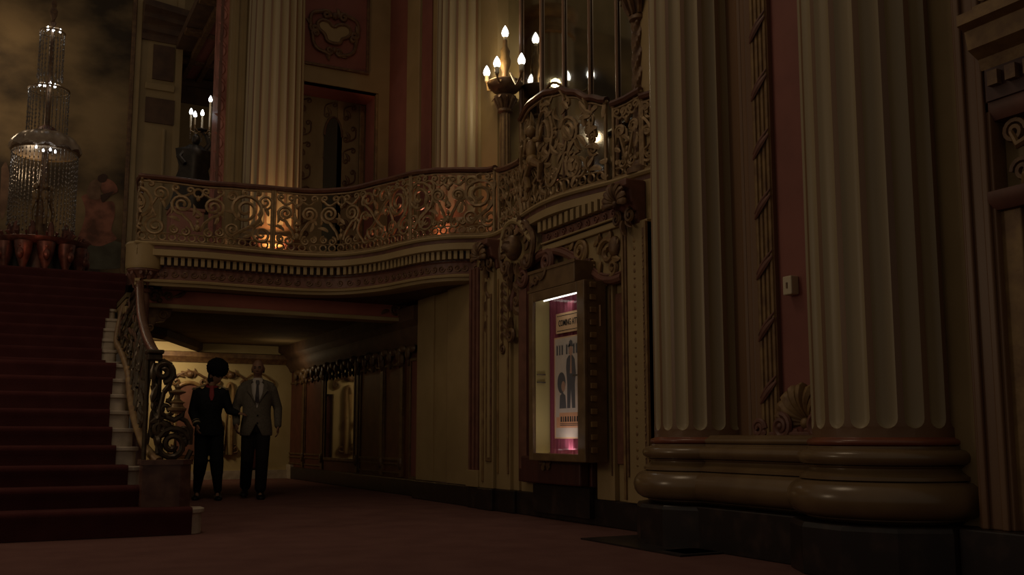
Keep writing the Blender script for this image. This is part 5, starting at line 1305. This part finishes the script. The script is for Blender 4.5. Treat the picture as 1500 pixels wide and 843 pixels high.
def hand(mb, wrist, d, fwd, s=1.0, curl=.5, thumb_side=1):
    """palm + five unequal bent fingers; d = pointing direction, fwd = palm normal"""
    d = Vector(d).normalized(); f = Vector(fwd); f = (f - d * f.dot(d)).normalized(); sd = d.cross(f)
    w = Vector(wrist); k = w + d * .085 * s
    pal = []
    for t_, hw, th in ((-.02, .026, .019), (.01, .030, .019), (.05, .040, .018), (.085, .041, .015)):
        pal.append([w + d * t_ * s + sd * (hw * cos(q)) * s + f * (th * sin(q)) * s for q in [2 * PI * i / 12 for i in range(12)]])
    mb.loft(pal)
    for i, (o, L) in enumerate(((-.030, .068), (-.010, .078), (.010, .074), (.029, .056))):
        p = k + sd * o * s * thumb_side * -1 - d * .01 * s; pts = [p]; dirv = d
        for j, ln in enumerate((.45, .32, .23)):
            ca = curl * (.5 + .5 * j); dirv = (dirv * cos(ca) + f * sin(ca)).normalized(); p = p + dirv * (L * ln * s); pts.append(p)
        mb.tube(pts, [.0098 * s, .0095 * s, .0085 * s, .007 * s], 8)
    b = w + d * .02 * s + sd * .03 * s * thumb_side; dv = (d * .75 + sd * .6 * thumb_side + f * .3).normalized()
    mb.tube([b - dv * .01, b + dv * .032 * s, b + (dv * .7 + d * .4).normalized() * .062 * s], [.014 * s, .0115 * s, .009 * s], 8)
def shoe(mb, ank, toe_dir, s=1.0, lift=0):
    t_ = Vector(toe_dir).normalized(); sd = Vector((-t_.y, t_.x, 0)); a = Vector(ank); g = a.z - .085 * s
    rows = []
    for u, hw, h in ((-.075, .025, .07), (-.06, .036, .10), (-.01, .040, .12), (.04, .043, .085), (.10, .050, .062), (.155, .046, .05), (.19, .03, .038), (.20, .012, .025)):
        row = []
        for q in [2 * PI * i / 14 for i in range(14)]:
            z = g + h * .5 * s + sin(q) * h * .5 * s
            if sin(q) < -.5: z = g
            row.append(a + t_ * u * s + sd * hw * cos(q) * s + Vector((0, 0, z + lift * u * 0 - a.z)))
        rows.append(row)
    mb.loft(rows)

# ---- man in a tweed jacket, walking towards us (front = -Y in his own space)
mp = atz(372, 731, 0); rotz = math.atan2(mp.x, mp.y)
t = thing('person', (mp.x, mp.y, 0), 'balding man in grey olive tweed jacket, white shirt and dark tie, walking beside the woman', 'person')
MM = Matrix.Rotation(-rotz, 4, 'Z')
def L(*v): return Vector(v)
hipL, hipR = L(.09, 0, .93), L(-.09, 0, .93)
knL, anL = L(.085, -.10, .50), L(.075, -.05, .09)           # leading leg (photo right)
knR, anR = L(-.10, .0, .51), L(-.115, .26, .115)
shL, shR = L(.185, 0, 1.44), L(-.185, 0, 1.44)
elL, wrL = L(.265, .05, 1.16), L(.272, -.02, .92)
elR, wrR = L(-.262, .03, 1.16), L(-.245, -.12, .945)
mb = MB()
oval(mb, [(.86, .13, .09, 0, 0), (.95, .15, .10, 0, 0), (1.1, .14, .095, 0, 0), (1.3, .155, .10, 0, 0), (1.40, .14, .08, 0, 0), (1.47, .07, .06, 0, .01)])
cap(mb, (0, .01, 1.45), (0, -.01, 1.58), .056, .052); R = head_shape(mb, (0, -.015, 1.665), -.12, .02, 1.0)
for a, b, c, d in ((shL, elL, wrL, 1), (shR, elR, wrR, -1)): cap(mb, a + L(0, 0, -.055), b, .045, .038); cap(mb, b, c, .038, .027)
hand(mb, wrL, (wrL - elL) * .6 + L(0, 0, -.2), (-1, 0, 0), 1.0, .45, -1); hand(mb, wrR, (wrR - elR) * .6 + L(.02, -.02, -.2), (1, .1, 0), 1.0, .5, 1)
for a, b, c in ((hipL, knL, anL), (hipR, knR, anR)): cap(mb, a, b, .08, .055); cap(mb, b, c, .055, .036)
cap(mb, anL + L(0, 0, -.03), anL + L(0, -.12, -.05), .035, .03); cap(mb, anR + L(0, 0, -.02), anR + L(0, -.1, -.06), .035, .03)
fuse(mb, 'body', M['skin'], t, MM, .0065, 3)
# trousers
mb = MB(); oval(mb, [(.84, .15, .105, 0, 0), (.92, .165, .115, 0, 0), (1.0, .16, .11, 0, 0), (1.04, .155, .105, 0, 0)])
for a, b, c in ((hipL, knL, anL), (hipR, knR, anR)): cap(mb, a + L(0, 0, -.02), b, .098, .082, 14); cap(mb, b, c + L(0, 0, .05), .082, .074, 14)
fuse(mb, 'trousers', M['trouser'], t, MM, .012)
mb = MB(); shoe(mb, anL, (.06, -1, 0), 1.12); plain(mb, 'shoe', M['shoe'], t, MM)
mb = MB(); shoe(mb, anR, (-.1, -1, 0), 1.12); plain(mb, 'shoe', M['shoe'], t, MM)
# shirt front and tie
mb = MB(); oval(mb, [(1.02, .15, .112, 0, 0), (1.2, .155, .118, 0, 0), (1.36, .15, .115, 0, 0), (1.46, .10, .085, 0, 0), (1.50, .066, .066, 0, .0), (1.545, .062, .062, 0, -.004)]); plain(mb, 'shirt', M['shirt'], t, MM)
mb = MB(); mb.loft([[(sx * w, y, z) for sx, y in ((-1, y0), (1, y0), (.8, y0 - .012), (-.8, y0 - .012))] for z, w, y0 in ((1.225, .026, -.138), (1.26, .026, -.138), (1.30, .024, -.138), (1.46, .013, -.105), (1.475, .024, -.098), (1.51, .022, -.082), (1.515, .014, -.07))]); plain(mb, 'tie', M['tie'], t, MM, False)
mb = MB()
for sx in (-1, 1): mb.prism([(sx * .004, 1.505), (sx * .060, 1.535), (sx * .062, 1.50), (sx * .03, 1.462)], lambda u, v, w: (u, -.075 + abs(u) * .4 - w, v), 0, .008)
plain(mb, 'collar', M['shirt'], t, MM, False)
# jacket: open fronted shell with sleeves
mb = MB(); n = 36; rows = []
gap = lambda z: .9 if z < .86 else .45 if z < .95 else .015 if z < 1.20 else .06 + (z - 1.20) * 3.4
for z, rx, ry in ((.80, .205, .145), (.86, .205, .145), (.95, .195, .140), (1.05, .180, .132), (1.15, .178, .136), (1.22, .187, .142), (1.28, .196, .145), (1.38, .202, .138), (1.45, .180, .115), (1.49, .11, .09), (1.525, .075, .078)):
    g = min(.72, gap(z)) * (1.0 if z > 1.0 else .55); row = []
    for i in range(n + 1):
        q = -PI / 2 + g + (2 * PI - 2 * g) * i / n; row.append((rx * cos(q), ry * sin(q), z))
    for i in range(n, -1, -1):
        q = -PI / 2 + g + (2 * PI - 2 * g) * i / n; row.append(((rx - .018) * cos(q), (ry - .018) * sin(q), z))
    rows.append(row)
mb.loft(rows)
for a, b, c in ((shL, elL, wrL), (shR, elR, wrR)): cap(mb, a + L(0, 0, -.045), b, .068, .058, 14); cap(mb, b, b.lerp(c, .93), .058, .047, 14)
mb.tube([shL + L(0, 0, -.02), (.10, .005, 1.465), (.04, .01, 1.50)], [.066, .058, .042], 12); mb.tube([shR + L(0, 0, -.02), (-.10, .005, 1.465), (-.04, .01, 1.50)], [.066, .058, .042], 12)
fuse(mb, 'jacket', M['jacket'], t, MM, .009, 3)
mb = MB()
for sx in (-1, 1): mb.prism([(sx * .012, 1.20), (sx * .095, 1.335), (sx * .135, 1.385), (sx * .118, 1.402), (sx * .128, 1.435), (sx * .090, 1.515), (sx * .080, 1.46), (sx * .062, 1.335)], lambda u, v, w: (u, -.147 + max(0, v - 1.36) * .42 + abs(u) * .12 - w, v), 0, .012)
plain(mb, 'lapel', M['jacket'], t, MM, False)
mb = MB()
for z in (1.06, .96): mb.ell((.012, -.142, z), (.011, .006, .011), 8, 6)
plain(mb, 'button', M['shoe'], t, MM)
mb = MB(); c = Vector((0, -.015, 1.665)); rows = []
for k in range(7):
    f = k / 6; z = -.05 + .10 * f; rows.append([c + R @ Vector(((.080 + .004 * sin(9 * q)) * cos(q) * (1 - .22 * f * f), .104 * sin(q) * (1 - .14 * f * f), z)) for q in [-.05 + (PI + .10) * i / 20 for i in range(21)]] + [c + R @ Vector((.07 * cos(q), .09 * sin(q), z)) for q in [-.05 + (PI + .10) * i / 20 for i in range(20, -1, -1)]])
mb.loft(rows); plain(mb, 'hair', M['hair'], t, MM)
def face_bits(c, R, s, t, brow=M['hair']):
    mb = MB()
    for sx in (-1, 1): mb.ell(c + R @ Vector((sx * .030 * s, -.0865 * s, .004 * s)), (.013, .009, .007), 8, 6, mtx=R)
    plain(mb, 'eyes', M['eye'], t, MM)
    mb = MB()
    for sx in (-1, 1): mb.tube([c + R @ Vector((sx * u * s, y * s, z * s)) for u, y, z in ((.014, -.097, .020), (.030, -.094, .026), (.048, -.082, .022))], [.003, .0045, .002], 5)
    plain(mb, 'eyebrows', brow, t, MM)
    mb = MB(); mb.tube([c + R @ Vector((u * s, y * s, -.060 * s)) for u, y in ((-.024, -.081), (0, -.092), (.024, -.081))], [.002, .0055, .002], 6); plain(mb, 'mouth', M['lip'], t, MM)
face_bits(c, R, 1.0, t)

# ---- woman in a black uniform and big dark hat
wp = atz(303, 733, 0); rw = math.atan2(wp.x, wp.y)
t = thing('person', (wp.x, wp.y, 0), 'woman in black uniform, red scarf and dark fur hat, looking down beside the man', 'person')
MM = Matrix.Rotation(-rw, 4, 'Z')
hipL, hipR = L(.085, 0, .90), L(-.085, 0, .90)
knL, anL = L(.10, -.05, .49), L(.125, -.02, .10)
knR, anR = L(-.09, -.02, .49), L(-.125, .12, .10)
shL, shR = L(.155, .0, 1.36), L(-.160, 0, 1.36)
elL, wrL = L(.235, .03, 1.12), L(.33, -.02, 1.085)
elR, wrR = L(-.215, .03, 1.10), L(-.150, -.10, .93)
mb = MB()
oval(mb, [(.84, .13, .09, 0, 0), (.93, .15, .10, 0, 0), (1.06, .115, .085, 0, 0), (1.22, .135, .10, 0, 0), (1.34, .14, .085, 0, 0), (1.41, .06, .055, 0, .01)])
hc = Vector((.055, -.035, 1.555)); cap(mb, (0, .01, 1.37), (.03, -.02, 1.48), .046, .044); R = head_shape(mb, hc, .75, .32, .93)
for a, b, c in ((shL, elL, wrL), (shR, elR, wrR)): cap(mb, a, b, .042, .034); cap(mb, b, c, .034, .023)
hand(mb, wrL, (1, -.15, -.1), (0, .3, -1), .88, .45, 1); hand(mb, wrR, (wrR - elR) * .5 + L(.0, 0, -.15), (1, .2, 0), .9, .6, 1)
for a, b, c in ((hipL, knL, anL), (hipR, knR, anR)): cap(mb, a, b, .078, .05); cap(mb, b, c, .05, .032)
cap(mb, anL + L(0, 0, -.03), anL + L(0, -.10, -.06), .03, .026); cap(mb, anR + L(0, 0, -.03), anR + L(0, -.10, -.06), .03, .026)
fuse(mb, 'body', M['skin'], t, MM, .0065, 3)
mb = MB(); oval(mb, [(.80, .165, .12, 0, 0), (.90, .168, .12, 0, 0), (1.0, .14, .105, 0, 0), (1.05, .125, .10, 0, 0)])
for a, b, c in ((hipL, knL, anL), (hipR, knR, anR)): cap(mb, a + L(0, 0, -.02), b, .097, .082, 14); cap(mb, b, b.lerp(c, .4), .088, .075, 14)
fuse(mb, 'trousers', M['black'], t, MM, .011)
for b, c, d in ((knL, anL, (.1, -1, 0)), (knR, anR, (-.12, -1, 0))):
    mb = MB(); cap(mb, b.lerp(c, .35), c + L(0, 0, .03), .072, .050, 14); shoe(mb, c + L(0, 0, -.015), d, 1.0); fuse(mb, 'boot', M['shoe'], t, MM, .008, 2)
mb = MB(); oval(mb, [(.80, .185, .135, 0, 0), (.86, .182, .132, 0, 0), (.98, .150, .115, 0, 0), (1.06, .138, .110, 0, 0), (1.2, .160, .128, 0, 0), (1.32, .165, .112, 0, 0), (1.38, .11, .085, 0, 0), (1.43, .07, .07, .005, 0)])
for a, b, c in ((shL, elL, wrL), (shR, elR, wrR)): cap(mb, a + L(0, 0, -.01), b, .066, .054, 14); cap(mb, b, b.lerp(c, .9), .054, .043, 14)
fuse(mb, 'jacket', M['black'], t, MM, .009, 3)
mb = MB(); p = elR.lerp(wrR, .86); d = (wrR - elR).normalized(); cap_pts = [p - d * .012, p + d * .012]; mb.tube(cap_pts, .050, 14); mb.tube([p - d * .04, p - d * .032], .050, 14); plain(mb, 'cuff_braid', M['braid'], t, MM)
for s_, sx in ((shL, 1), (shR, -1)):
    mb = MB(); mb.obox(s_ + L(-sx * .035, 0, .062), .065, .048, .008, mtx=Matrix.Rotation(sx * .35, 3, 'Y'))
    for k in range(9): q = PI * k / 8 - PI / 2; p = s_ + L(sx * (.02 + .035 * cos(q)), .048 * sin(q), .045); mb.tube([p, p + L(sx * .012, 0, -.028)], .005, 4)
    plain(mb, 'epaulette', M['braid'], t, MM, False)
mb = MB(); mb.tube([(.065 * cos(q) + .01, .062 * sin(q) - .005, 1.425 + .02 * sin(q)) for q in [2 * PI * i / 16 for i in range(16)]], .020, 8, closed=True)
mb.loft([[(sx * w + x0, y, z) for sx, y in ((-1, y0), (1, y0), (.8, y0 - .014), (-.8, y0 - .014))] for z, w, y0, x0 in ((1.24, .012, -.132, .012), (1.30, .032, -.128, .012), (1.38, .026, -.105, .01), (1.43, .022, -.078, .01))]); plain(mb, 'scarf', M['scarf'], t, MM)
mb = MB()
for z in (1.24, 1.14, 1.04, .95):
    for sx in (-1, 1): mb.ell((sx * .055, -.122 + (.012 if z < 1.1 else 0), z), (.010, .007, .010), 8, 6)
plain(mb, 'button', M['shoe'], t, MM)
# hair and fur hat
mb = MB(); mb.ell(hc + R @ Vector((0, .025, .0)), (.080, .088, .115), 20, 14, mtx=R); mb.ell(hc + R @ Vector((0, .05, -.06)), (.07, .055, .06), 14, 10, mtx=R); fuse(mb, 'hair', M['hair'], t, MM, .01, 2)
mb = MB()
def furfn(p, d):
    k = 1 + .10 * mnoise.noise(Vector(d) * 7) + .06 * mnoise.noise(Vector(d) * 17); return Vector(p) * k
mb.ell(hc + R @ Vector((0, .01, .105)), (.128, .145, .125), 48, 32, mtx=R, fn=furfn); plain(mb, 'fur_hat', M['fur'], t, MM)
face_bits(hc, R, .93, t)

# ================================================================== LIGHT
def lamp(name, kind, loc, energy, col, size=.1, to=None, spot=None, **k):
    l = bpy.data.lights.new(name, kind); l.energy = energy; l.color = col
    if kind == 'AREA': l.size = size
    else: l.shadow_soft_size = size
    if spot: l.spot_size = spot; l.spot_blend = .7
    for a, b in k.items(): setattr(l, a, b)
    o = bpy.data.objects.new(name, l); COL.objects.link(o); o.location = loc
    if to is not None: o.rotation_euler = (Vector(to) - Vector(loc)).to_track_quat('-Z', 'Y').to_euler()
    return o
LW = (1.0, .74, .47)
lamp('lobby_ceiling_lamp', 'AREA', (1.2, 7.2, 7.6), 30, LW, 2.0, to=(1.6, 7.6, 0))
lamp('added_side_fill', 'AREA', (-3.6, 8.6, 3.0), 24, LW, 1.2, to=(4, 10.5, 1.8))  # unseen fill light, added to brighten the case bay, beam and columns
lamp('candelabrum_light', 'POINT', (4.86, 9.95, 5.10), 11, (1, .77, .42), .05)
lamp('column_uplight', 'SPOT', (3.02, 12.42, 3.16), 40, (1, .54, .24), .06, to=(3.08, 12.9, 4.3), spot=1.9)
lamp('strip_uplight', 'SPOT', (2.72, 13.3, 3.25), 6, (1, .45, .32), .05, to=(2.75, 13.7, 4.4), spot=1.3)
lamp('red_uplight', 'POINT', (4.62, 10.95, 3.28), 5.0, (1, .34, .2), .08)
lamp('fountain_red_light', 'POINT', (fx - .1, FY - 1.05, 3.45), .6, (1, .26, .13), .1)
lamp('fountain_top_light', 'POINT', (fx - .7, FY + .8, 7.2), 7, LW, .1)
lamp('fountain_mid_light', 'POINT', (fx - .8, FY + .7, 5.9), 7, LW, .1)
lamp('fountain_low_light', 'POINT', (fx - .2, FY + .3, 4.9), 3, LW, .1)
lamp('statue_light', 'POINT', (2.55, 14.5, 5.75), 1.2, (1, .80, .6), .15)
lamp('passage_lamp', 'AREA', (2.4, 17.7, 2.40), 12.5, (1, .74, .42), .4, to=(2.8, 18.7, 1.1))
lamp('passage_door_lamp', 'POINT', (4.45, 17.5, 2.1), 2.2, (1, .74, .42), .1)
lamp('case_top_light', 'AREA', (4.60, 7.75, 2.05), .6, (1, .93, .8), .12, to=(4.62, 7.75, 0), shape='RECTANGLE', size_y=.7)
lamp('case_bottom_light', 'AREA', (4.60, 7.75, .67), 1.5, (1, .88, .86), .1, to=(4.64, 7.75, 3), shape='RECTANGLE', size_y=.7)
w = bpy.data.worlds.new('dim_hall'); SC.world = w; w.use_nodes = True
w.node_tree.nodes['Background'].inputs[0].default_value = (.10, .080, .060, 1); w.node_tree.nodes['Background'].inputs[1].default_value = .95
SC.view_settings.view_transform = 'Standard'; SC.view_settings.look = 'None'; SC.view_settings.exposure = 0; SC.view_settings.gamma = 1; SC.view_settings.use_curve_mapping = False
SC.cycles.sample_clamp_indirect = 3.0
SC.cycles.caustics_reflective = False; SC.cycles.caustics_refractive = False
SC.cycles.max_bounces = 6
